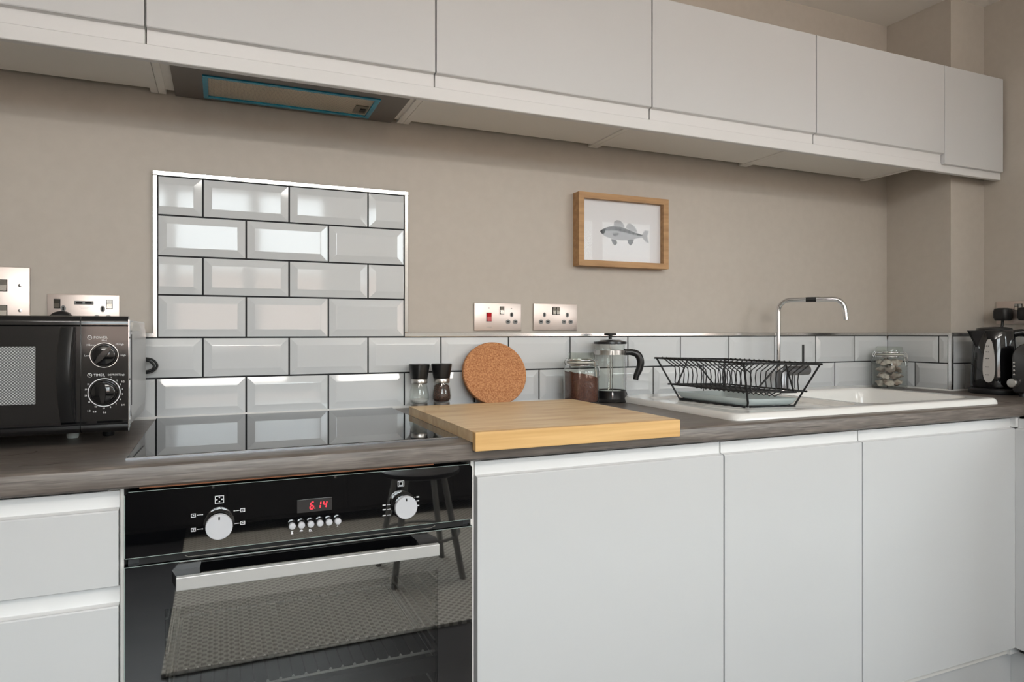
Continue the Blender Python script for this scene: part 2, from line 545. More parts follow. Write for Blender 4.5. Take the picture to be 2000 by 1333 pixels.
g.box(-0.70, 0.0042, 0.88, 2.4035, 0.008, ROW_Z[4][1])
g.build('grout', M_GROUT, wall_back, local=True)
# pillar: left face (x = const, running to -y) and front face
TX = 2.4037
def on_left(u, z): return (TX, -u, z), -PI / 2
for cuts, (z0, z1) in (((0.0, 0.2004, 0.2370), ROW_Z[4]), ((0.0, 0.1101, 0.2370), ROW_Z[5])):
    for i in range(2):
        put_tile(wall_pillar, cuts[i], cuts[i + 1], z0, z1, br=(i == 0), bl=(i == 1), place=on_left)
TY = -0.2474
def on_front(u, z): return (u, TY, z), 0.0
for cuts, (z0, z1) in (((2.4150, XR), ROW_Z[4]), ((2.4150, 2.4800, XR), ROW_Z[5])):
    for i in range(len(cuts) - 1):
        put_tile(wall_pillar, cuts[i], cuts[i + 1], z0, z1, bl=(i == 1), br=False, place=on_front)
g = G()
g.box(2.4075, -0.2370, 0.88, 2.410, 0.004, ROW_Z[4][1])
g.box(2.4150, -0.2438, 0.88, XR, -0.2414, ROW_Z[4][1])
g.build('grout', M_GROUT, wall_pillar, local=True)
# right wall tiles behind kettle and toaster
TXR = 2.5868
def on_right(u, z): return (TXR, -u, z), -PI / 2
for cuts, (z0, z1) in (((0.2490, 0.4490, 0.6520), ROW_Z[4]), ((0.2490, 0.3480, 0.5500, 0.7530), ROW_Z[5])):
    for i in range(len(cuts) - 1):
        put_tile(wall_right, cuts[i], cuts[i + 1], z0, z1, place=on_right)
G().box(2.5905, -0.70, 0.88, XR, -0.2474, ROW_Z[4][1]).build('grout', M_GROUT, wall_right, local=True)

TZ0, TZ1 = ROW_Z[4][1] + .0005, 1.0852   # metal tile trims
trims = [(-0.1072, ROW_Z[3][0], -0.0975, ROW_Z[0][1]), (-0.1072, ROW_Z[0][1], 0.5138, 1.4728), (0.5035, ROW_Z[3][0] + .0115, 0.5138, ROW_Z[0][1]),
         (0.5035, TZ0, 2.4035, TZ1), (-0.70, TZ0, -0.1072, TZ1)]
k = 1
for a, b, c, d in trims:
    g = G().box(a, -0.0024, b, c, 0.008, d, bev=0.0012)
    structure(g.build('trim_%d' % k, M_TRIM)); k += 1
for b in [(2.4015, -0.2370, TZ0, 2.410, -0.0030, TZ1), (2.4120, -0.2500, TZ0, 2.5905, -0.2414, TZ1), (2.4012, -0.2500, 0.8835, 2.4125, -0.2375, TZ1), (2.5846, -0.70, TZ0, XR, -0.2500, TZ1)]:
    structure(G().box(*b, bev=0.001).build('trim_%d' % k, M_TRIM)); k += 1
g = G()
g.extrude([(-.006, .88), (.0045, .88), (.0045, .886), (.0, .8855)], 'x', -0.7, 2.4035)
g.extrude([(2.4035, .88), (2.398, .88), (2.4035, .8855)], 'y', -0.2480, -0.006)
g.extrude([(-.2474, .88), (-.253, .88), (-.2474, .8855)], 'x', 2.4035, XR)
structure(g.build('trim_%d' % k, M_SEAL))

# ================================================================== worktops
WB, WF = 0.8445, -0.619
HX0, HX1, HY0, HY1 = 1.19, 2.09, -0.56, -0.10     # cut-out for the sink
g = G()
front = [(-.560, WB), (WF + .004, WB), (WF, WB + .004)] + [(WF + .010 + .010 * math.cos(t), ZC - .010 + .010 * math.sin(t)) for t in [PI, PI * .8, PI * .65, PI * .5]] + [(-.560, ZC)]
g.extrude(front, 'x', -1.30, 2.166)
g.box(-1.30, -.560, WB, HX0, 0.004, ZC)
g.box(HX1, -.560, WB, 2.166, 0.0042, ZC)
g.box(HX0, HY1, WB, HX1, 0.0042, ZC)
worktop = tag(g.build('worktop', M_WORK, smooth=30), 'long grey wood-grain laminate worktop under the hob and sink', 'worktop')
G().box(-0.075, -0.6175, WB - .0012, 0.40, -0.6115, WB + .0005).build('chipped_edge', mat('bare_chipboard', (128, 84, 58), 0.9), worktop)['label'] = 'bare brown chipped lower edge'
g = G()
g.box(2.170, -1.30, WB, XR - .0025, -0.253, ZC)
g.box(2.170, -0.253, WB, 2.4072, 0.0042, ZC)
M_KNOT = mat('dark_knot', (70, 60, 54), .5)
def knot(pts, w):
    g = G()
    top, bot = [], []
    for i, (x, y) in enumerate(pts):
        f = w * math.sin(PI * (i + .5) / len(pts))
        top.append((x, y + f)); bot.append((x, y - f))
    g.extrude(top + bot[::-1], 'z', ZC - .0005, ZC + .00012)
    g.build('wood_knot', M_KNOT, worktop)
knot([(-.305 + .055 * math.cos(t), -.4150 + .022 * math.sin(t)) for t in [-1.9 + i * .15 for i in range(17)]], .0012)
knot([(-.245 + .016 * i, -.5540 + .002 * math.sin(i * 2.2)) for i in range(5)], .0022)
worktop_r = tag(g.build('worktop', M_WORK), 'short worktop return along the right wall under kettle and toaster', 'worktop')
G().box(2.166, -0.6195, WB, 2.170, -0.05, ZC + .0004).build('joint_strip', M_TRIM, worktop_r)['label'] = 'thin metal jointing strip'

# ================================================================== base units
DF, DR, DB = -0.605, -0.591, -0.584       # door face, recessed grip, door back
ZTOP, ZFACE = 0.8375, 0.8095
def door_profile(zb, zf, zt):
    """door with an integrated recessed grip along its top"""
    return [(DB, zb), (DF + .001, zb), (DF, zb + .001), (DF, zf - .002), (DF + .0012, zf), (DF + .0040, zf + .0004), (DF + .0090, zf + .0012), (DR - .0008, zf + .0024), (DR, zf + .0040),
            (DR, zt), (DB, zt)]
def drawer_face(root, name, zb, zf, zt, x0, x1):
    P = door_profile(zb, zf, zt)
    d = G().extrude(P[:6] + [(DB, zf + .0004)], 'x', x0, x1).build(name, M_CAB, root, smooth=25)
    G().extrude(P[5:] + [(DB, zf + .0004)], 'x', x0, x1).build('grip_rail', M_GRIP, d, smooth=35)
    return d
def carcass(root, x0, x1, zb=0.150, zt=0.8435, y0=-0.583, y1=-0.02, top=False):
    g = G()
    g.box(x0, y0, zb, x0 + .018, y1, zt); g.box(x1 - .018, y0, zb, x1, y1, zt)
    g.box(x0 + .018, y0, zb, x1 - .018, y1, zb + .018)
    g.box(x0 + .018, y1 - .006, zb + .018, x1 - .018, y1, zt)
    if top: g.box(x0 + .018, y0 + .02, .782, x1 - .018, y1 - .006, .79)
    return g.build('carcass', M_CARC, root)

r = thing('drawer_unit', 'white handleless drawer unit left of the oven, under the microwave', 'drawers', (-0.402, -0.30, 0.15))
carcass(r, -0.700, -0.1045)
for zb, zf, zt in ((0.6915, ZFACE, ZTOP), (0.430, 0.6605, 0.6885), (0.178, 0.399, 0.427)):
    drawer_face(r, 'drawer_front', zb, zf, zt, -0.6985, -0.1050)

def base_unit(x0, x1, label):
    r = thing('base_cabinet', label, 'cabinet', ((x0 + x1) / 2, -0.30, 0.15), group='white base cabinets right of the oven')
    carcass(r, x0 + .0005, x1 - .0005)
    drawer_face(r, 'door', 0.176, ZFACE, ZTOP, x0 + .0021, x1 - (.0021 if x1 < 2.1 else .0002))
    return r
base_unit(0.4885, 1.0840, 'wide white handleless base cabinet beside the oven, below the cutting board')
base_unit(1.0840, 1.5235, 'narrower white base cabinet in the middle, below the dish rack')
r = base_unit(1.5235, 2.1430, 'white base cabinet in the right corner, below the sink bowl')
r = thing('base_cabinet', 'white return base cabinet in the far right corner, edge at frame', 'cabinet', (2.36, -0.95, 0.15))
g = G()
g.box(2.176, -1.29, .150, XR - .002, -1.272, .8435); g.box(2.176, -.628, .150, XR - .002, -.610, .8435)
g.box(2.176, -1.272, .150, XR - .002, -.628, .168)
g.build('carcass', M_CARC, r)
prof = [(2.1430 + (p[0] - DF), p[1]) for p in door_profile(0.176, ZFACE, ZTOP)]
G().extrude(prof, 'y', -1.288, -0.6054).build('door', M_CAB, r, smooth=25)
G().box(2.1436, -.5900, .150, 2.190, -.5750, .8435).build('corner_post', M_GRIP, r)
G().box(2.1432, -.6052, .8130, 2.1560, -.5902, .8435).build('corner_block', M_GRIP, r)
r = thing('plinth', 'white plinth board under the base cabinets at the lower right', 'plinth', (1.0, -.55, 0))
G().box(-1.2, -0.566, 0.0, 2.207, -0.550, 0.149).build('board', M_CAB, r)
r = thing('plinth', 'short plinth board under the right corner return unit, in shadow', 'plinth', (2.2, -.9, 0))
G().box(2.1890, -1.29, 0.0, 2.205, -0.5665, 0.149).build('board', M_CAB, r)

# ------------------------------------------------------------------ oven housing and oven
r = thing('oven_housing', 'thin white housing panels either side of the built-in oven', 'cabinet', (0.19, -0.30, 0.15))
G().box(-0.1035, -0.5955, 0.150, -0.0985, -0.02, 0.8440).build('side_panel', M_CARC, r)
G().box(0.4800, -0.5955, 0.150, 0.4865, -0.02, 0.8440).build('side_panel', M_CARC, r)
G().box(-0.0985, -0.580, 0.200, 0.4800, -0.02, 0.216).build('shelf', M_CARC, r)

OX0, OX1, OY = -0.0965, 0.4772, -0.612
ov = thing('oven', 'black glass built-in electric oven showing 6.14 under the hob', 'oven', (0.19, -0.30, 0.216))
# outer body and cavity
g = G()
g.box(-0.093, -0.594, 0.700, 0.474, -0.06, 0.832)
g.box(-0.093, -0.594, 0.300, -0.058, -0.06, 0.700); g.box(0.440, -0.594, 0.300, 0.474, -0.06, 0.700)
g.box(-0.058, -0.10, 0.300, 0.440, -0.06, 0.700)
g.box(-0.093, -0.594, 0.216, 0.474, -0.06, 0.300)
g.build('body', M_DGREY, ov)
pan = G().extrude([(OX0, .7338), (OX1, .7338), (OX1, .8325), (OX1 - .006, .8382), (OX0 + .006, .8382), (OX0, .8325)], 'y', OY, -0.5945).build('control_panel', M_BGLASS, ov)
g = G()
g.box(OX0, OY - .0003, .7338, OX1, OY, .7346)
g.box(OX0, OY - .0003, .7338, OX0 + .0014, OY, .8325)
g.box(OX0 + .006, OY - .0003, .8374, OX1 - .006, OY, .8382)
g.build('glass_edge', M_BEDGE, pan)
g = G()
g.box(OX0 + .020, -0.606, .7215, OX1 - .016, -0.5945, .7325)
g.build('vent_slot', M_HOLE, ov)
g = G()
g.tube([(OX0 + .085, -0.6125, .7298), (OX0 + .090, -0.6125, .7268), (OX1 - .080, -0.6125, .7268), (OX1 - .073, -0.6125, .7298)], 0.0008, 6)
g.build('vent_lip', M_STEEL, ov)
WX0, WX1, WZ0, WZ1 = -0.040, 0.410, 0.362, 0.6475
door = G()
door.box(OX0, OY, .225, WX0, -0.5945, .7210); door.box(WX1, OY, .225, OX1, -0.5945, .7210)
door.box(WX0, OY, WZ1, WX1, -0.5945, .7210); door.box(WX0, OY, .225, WX1, -0.5945, WZ0)
door = door.build('door', M_BGLASS, ov)
G().box(WX0, OY, WZ0, WX1, OY + .004, WZ1).build('pane', M_PANE, door)
g = G()
g.box(OX0, OY - .0003, .7200, OX1, OY + .004, .7210)
g.box(OX0, OY - .0003, .225, OX0 + .0012, OY, .7200)
g.build('glass_edge', M_BEDGE, door)
h = G().box(-0.0222, -0.656, .6880, 0.4000, -0.645, .7088, bev=.0012).build('handle', M_HANDLE, ov)
h['label'] = 'brushed steel bar handle'
G().extrude([(-0.0222, -0.645), (0.0120, -0.645), (0.0100, OY), (-0.0300, OY)], 'z', .6895, .7075).build('bracket', M_PLUGB, h)
G().extrude([(0.3660, -0.645), (0.4000, -0.645), (0.4070, OY), (0.3690, OY)], 'z', .6895, .7075).build('bracket', M_PLUGB, h)
G().box(0.012, -0.645, .690, .366, -0.640, .7068).build('bar_back', M_BSATIN, h)
# racks and side rails in the cavity
def oven_rack(z, ya, yb, label, n):
    k_ = G()
    k_.tube([(-0.035, ya, z), (0.417, ya, z), (0.417, yb, z), (-0.035, yb, z)], 0.0026, 6, closed=True)
    k_ = k_.build('rack', M_WIRE, ov, smooth=60)
    k_['label'] = label
    b = G()
    for i in range(n):
        x = -0.012 + 0.406 * i / (n - 1)
        b.tube([(x, ya - .002, z + .0042), (x, yb, z + .0042)], 0.0012, 5)
    b.build('rack_bars', M_BARS, k_, smooth=60)['kind'] = 'stuff'
    d = G()
    for i in range(n):
        d.lathe([(0, -.003), (.003, 0), (0, .003)], (-0.012 + 0.406 * i / (n - 1), ya - .001, z + .0045), 'z', 8)
    d.build('bar_ends', M_WIRE, k_, smooth=60)['kind'] = 'stuff'
oven_rack(0.521, -0.565, -0.16, 'upper chromed wire oven rack', 24)
oven_rack(0.476, -0.565, -0.20, 'lower chromed wire oven rack', 20)
t = G()
t.box(-0.040, -0.555, .4300, .424, -0.16, .4330)
t.box(-0.040, -0.555, .433, .424, -0.552, .4600); t.box(-0.040, -0.163, .433, .424, -0.16, .4600)
t.box(-0.040, -0.552, .433, -0.037, -0.163, .460); t.box(.421, -0.552, .433, .424, -0.163, .460)
t.build('baking_tray', mat('grey_baking_tray', (62, 64, 68), .4), ov)
for x, s in ((-0.052, 1), (0.434, -1)):
    q = G()
    for z in (.40, .43, .455, .49, .515, .55, .575, .61, .63):
        q.tube([(x, -0.56, z), (x + s * .012, -0.55, z), (x + s * .012, -0.16, z), (x, -0.15, z)], .0018, 5)
    q.tube([(x + s * .002, -0.55, .385), (x + s * .002, -0.55, .645)], .002, 5)
    q.tube([(x + s * .002, -0.17, .385), (x + s * .002, -0.17, .645)], .002, 5)
    q.build('side_rail', M_WIRE, ov, smooth=60)
# knobs
def oven_knob(x, z):
    b = G().lathe([(.0235, OY), (.0235, OY - .003), (.0215, OY - .0045), (.0215, OY - .008), (.0200, OY - .009), (.0200, OY - .020)], (x, 0, z), 'y', 32)
    b = b.build('knob', M_BGLOSS, ov, smooth=30)
    G().lathe([(.0203, OY - .019), (.0203, OY - .0245), (.0196, OY - .0258)], (x, 0, z), 'y', 40).build('knob_cap', M_KNOB, b, smooth=30)
    G().box(x - .0012, OY - .0262, z + .0115, x + .0012, OY - .0258, z + .0165).build('pointer_mark', M_HOLE, b)
oven_knob(0.0388, 0.7755)
oven_knob(0.3440, 0.7750)
for x in (.1520, .1672, .1824, .1976, .2127, .2276):
    b = G().disc_y(x, .7610, .0068, OY - .004, OY, 18).build('button', M_BGLOSS, ov)
    G().lathe([(.0056, OY - .004), (.0056, OY - .008), (.0045, OY - .0092), (.0, OY - .0096)], (x, 0, .7590), 'y', 20).build('button_cap', M_KNOB, b, smooth=40)
disp = G().box(.1605, OY - .0004, .7785, .2185, OY, .8005).build('display', M_DISP, ov)
def seven(ch, x, z, w, h):
    """slanted seven segment digit"""
    segs = {'6': 'afgedc', '1': 'bc', '4': 'fgbc'}[ch]
    t = w * .17
    S = {'a': ((0, 1), (1, 1)), 'b': ((1, 1), (1, .5)), 'c': ((1, .5), (1, 0)), 'd': ((0, 0), (1, 0)), 'e': ((0, .5), (0, 0)), 'f': ((0, 1), (0, .5)), 'g': ((0, .5), (1, .5))}
    g = G()
    sl = .16
    for s in segs:
        (a, b), (c, d) = S[s]
        p, q = Vector((x + a * w + b * h * sl, z + b * h)), Vector((x + c * w + d * h * sl, z + d * h))
        dd = (q - p).normalized(); nn = Vector((-dd.y, dd.x)) * t
        p += dd * t * .9; q -= dd * t * .9
        g.flat([tuple(p + nn), tuple(q + nn), tuple(q - nn), tuple(p - nn)], OY - .0004, .0002)
    return g
for ch, x in (('6', .1815), ('1', .1930), ('4', .2030)):
    seven(ch, x, .7835, .0052, .0115).build('digit', M_RED, disp)
G().box(.1893, OY - .0006, .7835, .1904, OY - .0004, .7848).build('digit', M_RED, disp)
g = G()                                                       # printed symbols on the panel
cx, cz = .0392, .8140
def rrect(g, x0, z0, x1, z1, w): g.ring_rect(x0, z0, x1, z1, w, OY - .0001)
rrect(g, cx - .0068, cz - .0062, cx + .0068, cz + .0062, .0009)
for dx, dz in ((0, .0034), (0, -.0034), (.0038, 0), (-.0038, 0)):
    a = [(cx + dx, cz + dz + .0013), (cx + dx - .0013, cz + dz), (cx + dx, cz + dz - .0013), (cx + dx + .0013, cz + dz)]
    g.flat(a, OY - .0001)
cx, cz = .3402, .8130
rrect(g, cx - .0058, cz - .0052, cx + .0058, cz + .0052, .0008)
rrect(g, cx - .0036, cz - .0032, cx + .0036, cz + .0032, .0006)
for x, z, s in ((.0008, .7920, -1), (.0008, .7690, -1), (.0745, .7930, 1), (.0745, .7720, 1)):
    rrect(g, x - .0035, z - .0030, x + .0035, z + .0030, .0009)
    g.box(x - .0012, OY - .0005, z - .0008, x + .0012, OY - .0001, z + .0008)
    x2 = x - s * .0050; x3 = x - s * .0130
    g.box(min(x2, x3), OY - .0005, z - .0004, max(x2, x3), OY - .0001, z + .0004)
    g.disc_y(x3, z, .0011, OY - .0005, OY - .0001, 10)
for z in (.7770, .7690, .7585):
    g.box(.3070, OY - .0005, z - .0010, .3125, OY - .0001, z + .0010)
    g.box(.3150, OY - .0005, z - .0004, .3220, OY - .0001, z + .0004)
for z in (.7860, .7790, .7700):
    g.box(.3690, OY - .0005, z - .0010, .3740, OY - .0001, z + .0010)
    g.box(.3610, OY - .0005, z - .0004, .3670, OY - .0001, z + .0004)
g.disc_y(.0388, .8005, .0012, OY - .0005, OY - .0001, 10); g.disc_y(.3402, .7995, .0012, OY - .0005, OY - .0001, 10)
g.flat([(.1500, .7490), (.1545, .7490), (.1530, .7465), (.1545, .7440), (.1500, .7440), (.1515, .7465)], OY - .0001)
g.flat(arc(.1675, .7470, .0030, 0, PI, 8), OY - .0001)
rrect(g, .1800, .7450, .1835, .7490, .0009); g.flat([(.1838, .7450), (.1860, .7450), (.1838, .7472)], OY - .0001)
g.box(.2115, OY - .0005, .7488, .2140, OY - .0001, .7494)
g.box(.2264, OY - .0005, .7488, .2292, OY - .0001, .7494); g.box(.2275, OY - .0005, .7478, .2281, OY - .0001, .7504)
g.build('printed_symbols', M_WHITE, pan)['kind'] = 'stuff'

# ------------------------------------------------------------------ hob
hob = thing('hob', 'black ceramic glass hob set flush in the worktop, mirroring the tiles', 'hob', (0.18, -0.287, ZC))
G().box(-0.0990, -0.562, ZC + .0002, 0.4660, -0.012, ZC + .0035, bev=.0010).build('glass_plate', M_HOB, hob)
G().box(-0.1000, -0.5645, ZC, 0.4670, -0.5625, ZC + .0030).build('front_trim', M_HOBEDGE, hob)

# ================================================================== wall units
UZ0, UZD, UZT = 1.657, 1.687, 1.983
UF, UR, UB = -0.313, -0.300, -0.290
PELB = 1.6285
def up_profile(zb, zf, zt):
    return [(UB, zt), (UF + .001, zt), (UF, zt - .001), (UF, zf + .002), (UF + .0012, zf), (UF + .005, zf + .0002), (UR - .001, zf - .0015), (UR, zf - .004), (UR, zb), (UB, zb)]
def wall_unit(x0, x1, label, hood=False):
    r = thing('wall_cabinet', label, 'cabinet', ((x0 + x1) / 2, -0.14, UZ0), group='white wall cabinets above the worktop')
    g = G()
    yb = -0.001
    g.box(x0 + .0006, UB + .001, UZ0, x0 + .0165, yb, UZT); g.box(x1 - .0165, UB + .001, UZ0, x1 - .0006, yb, UZT)
    if not hood:
        g.box(x0 + .0165, UB + .001, UZ0 + .003, x1 - .0165, -.024, UZ0 + .021)
    else:
        g.box(x0 + .0165, UB + .001, UZ0 + .004, -0.0590, -.024, UZ0 + .022); g.box(.4655, UB + .001, UZ0 + .004, x1 - .0165, -.024, UZ0 + .022)
    g.box(x0 + .0165, UB + .001, UZT - .018, x1 - .0165, yb, UZT)
    g.build('carcass', M_CARC, r)
    G().box(x0 + .0165, -.018, UZ0 + .03, x1 - .0165, -.006, UZT - .018).build('back_board', M_SHADOWGAP, r)
    P = up_profile(UZ0 + .0005, UZD, UZT)
    d = G().extrude(P[:6] + [(UB, UZD + .0002)], 'x', x0 + .0020, x1 - .0020).build('door', M_CAB, r, smooth=25)
    G().extrude(P[5:] + [(UB, UZD + .0002)], 'x', x0 + .0020, x1 - .0020).build('grip_rail', M_GRIP, d, smooth=35)
    return r
wall_unit(-0.6900, -0.0945, 'white wall cabinet at the far left, above the microwave')
wall_unit(-0.0945, 0.4974, 'white wall cabinet over the extractor hood', hood=True)
wall_unit(0.4974, 1.0949, 'white wall cabinet directly right of the extractor hood')
wall_unit(1.0949, 1.6875, 'white wall cabinet above the framed fish picture')
wall_unit(1.6875, 2.2705, 'white wall cabinet above the sink, next to the blank end panel')
r = thing('filler_panel', 'plain white blank panel closing the cabinets against the right wall', 'panel', (2.42, -.30, 1.652))
G().box(2.2715, UF, 1.6535, 2.5830, UB, UZT, bev=.0008).build('panel', M_CAB, r)
G().box(2.2720, UB + .001, UZ0, 2.4070, -.25, UZ0 + .018).build('support_rail', M_CARC, r)
r = thing('pelmet', 'white light pelmet running under all the wall cabinets', 'pelmet', (0.95, -.295, PELB))
G().extrude([(UR, PELB + .0015), (UR + .0015, PELB), (UR + .0165, PELB), (UR + .018, PELB + .0015), (UR + .018, UZ0 + .0002), (UR, UZ0 + .0002)], 'x', -0.69, 2.5905).build('board', M_GRIP, r)

hd = thing('extractor_hood', 'built-in steel extractor hood with blue-rimmed filter under the cabinets', 'extractor hood', (0.20, -.10, UZ0))
hz = UZ0
g = G()
FX0, FX1, FY0, FY1 = 0.0035, 0.4000, -0.1780, -0.0240
g.box(-.0585, -.2780, hz - .002, FX0, -.004, hz + .004); g.box(FX1, -.2780, hz - .002, .4650, -.004, hz + .004)
g.box(FX0, -.2780, hz - .002, FX1, FY0, hz + .004); g.box(FX0, FY1, hz - .002, FX1, -.004, hz + .004)
g.build('base_plate', M_HOOD, hd)
g = G()
b = .0115
g.box(FX0, FY0, hz - .005, FX1, FY0 + b, hz + .003, bev=.001); g.box(FX0, FY1 - b, hz - .005, FX1, FY1, hz + .003, bev=.001)
g.box(FX0, FY0 + b, hz - .005, FX0 + b, FY1 - b, hz + .003, bev=.001); g.box(FX1 - b, FY0 + b, hz - .005, FX1, FY1 - b, hz + .003, bev=.001)
g.build('filter_frame', M_BLUE, hd)['label'] = 'filter frame in blue protective film'
G().box(FX0 + b, FY0 + b, hz - .001, FX1 - b, FY1 - b, hz + .002).build('filter_mesh', M_MESH, hd)
la = G().box(.3520, -.110, hz - .0032, .3840, -.052, hz - .0010).build('latch', mat('latch_plate', (112, 106, 92), .4, metal=.4), hd)
G().box(.3660, -.092, hz - .0060, .3800, -.070, hz - .0032, bev=.001).build('latch_tab', M_BLACK, la)
G().box(FX0, FY0, hz + .004, FX1, FY1, hz + .10).build('motor_box', M_DGREY, hd)

# ================================================================== sockets and switches
def pin_holes(root, x, z, s=1.0):
    for dx, dz, w, h in ((0, .0105, .0062, .0092), (-.0115, -.0105, .0090, .0085), (.0115, -.0105, .0090, .0085)):
        a = G().lathe([(1, -.0068), (1, -.0050)], (0, 0, 0), 'y', 16)
        a.v = [(x + v[0] * w * .80, v[1], z + dz * 1.0 + v[2] * h * .80) for v in [(p[0], p[1], p[2]) for p in a.v]]
        a.v = [(p[0] + dx, p[1], p[2]) for p in a.v]
        pi_ = a.build('pin_insert', M_PIN, root, local=True, smooth=40)
        if dx == 0: G().box(x + dx - .0018, -.0072, z + dz - .0042, x + dx + .0018, -.0067, z + dz + .0042).build('slot', M_HOLE, pi_, local=True)
        else: G().box(x + dx - .0034, -.0072, z + dz - .0020, x + dx + .0034, -.0067, z + dz + .0020).build('slot', M_HOLE, pi_, local=True)
def rocker(root, x, z, w, h, m, name='rocker'):
    f = G().box(x - w / 2 - .0012, -.0068, z - h / 2 - .0012, x + w / 2 + .0012, -.005, z + h / 2 + .0012).build('rocker_surround', M_HOLE, root, local=True)
    G().extrude([(-.0060, z - h / 2), (-.0100, z - h / 2), (-.0078, z + .001), (-.0090, z + h / 2), (-.0060, z + h / 2)], 'x', x - w / 2, x + w / 2).build(name, m, f, local=True)
def faceplate(root, w, h):
    G().box(-w / 2, -.0055, -h / 2, w / 2, 0.0, h / 2, bev=.0016).build('faceplate', M_PLATE, root, local=True, smooth=30)
WY = 0.0078
r = thing('cooker_switch', 'nickel cooker switch with red rocker and socket, above the cork mat', 'switch', (.7816, WY, 1.1315))
faceplate(r, .1475, .081)
rocker(r, -.0288, -.0005, .0135, .0235, M_REDSW)
rocker(r, .0118, .0192, .0115, .0205, M_ROCKER)
pin_holes(r, .0425, -.0035)
G().box(-.031, -.0060, .0250, -.027, -.0054, .0262).build('neon', M_HOLE, r, local=True)
G().box(.0400, -.0060, .0250, .0440, -.0054, .0262).build('neon', M_HOLE, r, local=True)
lettering('COOKER', .0040, -.0288, -.0060, -.0300, M_GREYP, r, local=True)
r = thing('double_socket', 'nickel double socket above the coffee press, second of the pair', 'socket', (.9695, WY, 1.1325))
faceplate(r, .1478, .081)
rocker(r, -.0055, .0190, .0102, .0205, M_ROCKER); rocker(r, .0070, .0190, .0102, .0205, M_ROCKER)
pin_holes(r, -.0385, -.0035); pin_holes(r, .0390, -.0035)
r = thing('usb_socket', 'nickel double socket with two usb ports behind the microwave', 'socket', (-.2474, WY, 1.1335))
faceplate(r, .1425, .081)
rocker(r, -.0520, .0185, .0102, .0190, mat('dark_rocker', (70, 66, 60), .25, metal=.8)); rocker(r, .0510, .0185, .0102, .0190, M_ROCKER)
b = G().box(-.0190, -.0072, .0170, .0190, -.0050, .0255, bev=.001).build('usb_block', M_PIN, r, local=True)
G().box(-.0155, -.0076, .0190, -.0025, -.0070, .0235).build('usb_port', M_HOLE, b, local=True)
G().box(.0025, -.0076, .0190, .0155, -.0070, .0235).build('usb_port', M_HOLE, b, local=True)
G().box(-.0100, -.0060, .0110, .0120, -.0054, .0116).build('lettering', M_GREYP, r, local=True)
G().box(-.0060, -.0060, .0075, .0075, -.0054, .0080).build('lettering', M_GREYP, r, local=True)
pin_holes(r, .0372, -.0030); pin_holes(r, -.0400, -.0030)
p = thing('plug', 'black rounded plug pushed into the usb socket behind the microwave', 'plug', (-.2890, WY - .0075, 1.1150))
G().lathe([(.0240, 0), (.0250, -.006), (.0230, -.026), (.015, -.032), (0, -.0325)], (0, 0, 0), 'y', 28, sx=.95, sy=.82).build('plug_body', M_PLUGB, p, local=True, smooth=50)
r = thing('grid_switch', 'large square nickel switch plate cut off by the left frame edge', 'switch', (-.4235, WY, 1.1600))
faceplate(r, .1455, .144)
for dz in (.0305, -.0260):
    for dx in (-.026, .012):
        rocker(r, dx + .006, dz, .0245, .0240, M_ROCKER)
for dz in (.0315, -.0250):
    for s in (-1, 1):
        G().lathe([(.0038, -.0054), (.0036, -.0068), (.0, -.0074)], (s * .0545, 0, dz), 'y', 14).build('screw', M_CHROME, r, local=True, smooth=50)
r = thing('double_socket', 'double socket on the right wall with two black plugs in it', 'socket', (XR, -.3600, 1.1555), -PI / 2)
faceplate(r, .1460, .081)
rocker(r, -.0058, .0190, .0102, .0205, M_ROCKER); rocker(r, .0068, .0190, .0102, .0205, M_ROCKER)
pin_holes(r, -.0385, -.0035); pin_holes(r, .0390, -.0035)
for u, lab in ((-.0385, 'black plug above the kettle lid, nearer the pillar'), (.0390, 'black plug at the right frame edge, cut off by it')):
    p = thing('plug', lab, 'plug', (XR - .0075, -.3600 - u, 1.1520), -PI / 2)
    G().squircle([(.020, -.024), (.0245, -.014), (.0245, .010), (.022, .018), (.012, .0205)], (0, -.019, 0), 3.2, 32).build('plug_body', M_PLUGB, p, local=True, smooth=50)
    G().tube(bez([(0, -.020, -.022), (0, -.021, -.036), (0, -.026, -.060), (0, -.020, -.10)], 12), .0045, 8).build('cable', M_PLUGB, p, local=True, smooth=60)

# ================================================================== framed picture
r = thing('framed_picture', 'small oak-framed fish print hanging on the taupe wall', 'picture', (1.1945, 0.008, 1.288))
PX = [1.0313, 1.3580, 1.2890, 1.5125]
IN = [1.0492, 1.3382, 1.3065, 1.4945]
fy0, fy1 = -0.030, 0.0075
g = G()
for a, b, c, d in ((PX[0], PX[2], PX[1], IN[2]), (PX[0], IN[3], PX[1], PX[3]), (PX[0], IN[2], IN[0], IN[3]), (IN[1], IN[2], PX[1], IN[3])):
    g.box(a, fy0, b, c, fy1, d)
g.build('frame', M_OAK, r)
pp = G().box(IN[0], -0.0125, IN[2], IN[1], -0.0100, IN[3]).build('paper', M_PAPER, r)
G().box(IN[0], -0.0205, IN[2], IN[1], -0.0185, IN[3]).build('glazing', M_GLAZE, r)
FYP = -0.0125
fx, fz = 1.2050, 1.3930
S = .180
def fish(pts, k=0):
    q = [(fx + (p[0] - .5) * S, fz + (p[1]) * S) for p in pts]
    return q
def sm(pts, n=40):
    c = bez([(p[0], p[1], 0) for p in pts], n)
    return [(v.x, v.y) for v in c]
back = sm([(.0, .035), (.06, .075), (.14, .110), (.27, .135), (.42, .130), (.60, .085), (.74, .040), (.86, .018)])
belly = sm([(.86, -.022), (.74, -.050), (.60, -.085), (.42, -.100), (.25, -.085), (.12, -.055), (.03, -.010), (.0, .030)])
mid = sm([(.86, .0), (.70, .010), (.50, .040), (.30, .060), (.10, .050), (.0, .033)])
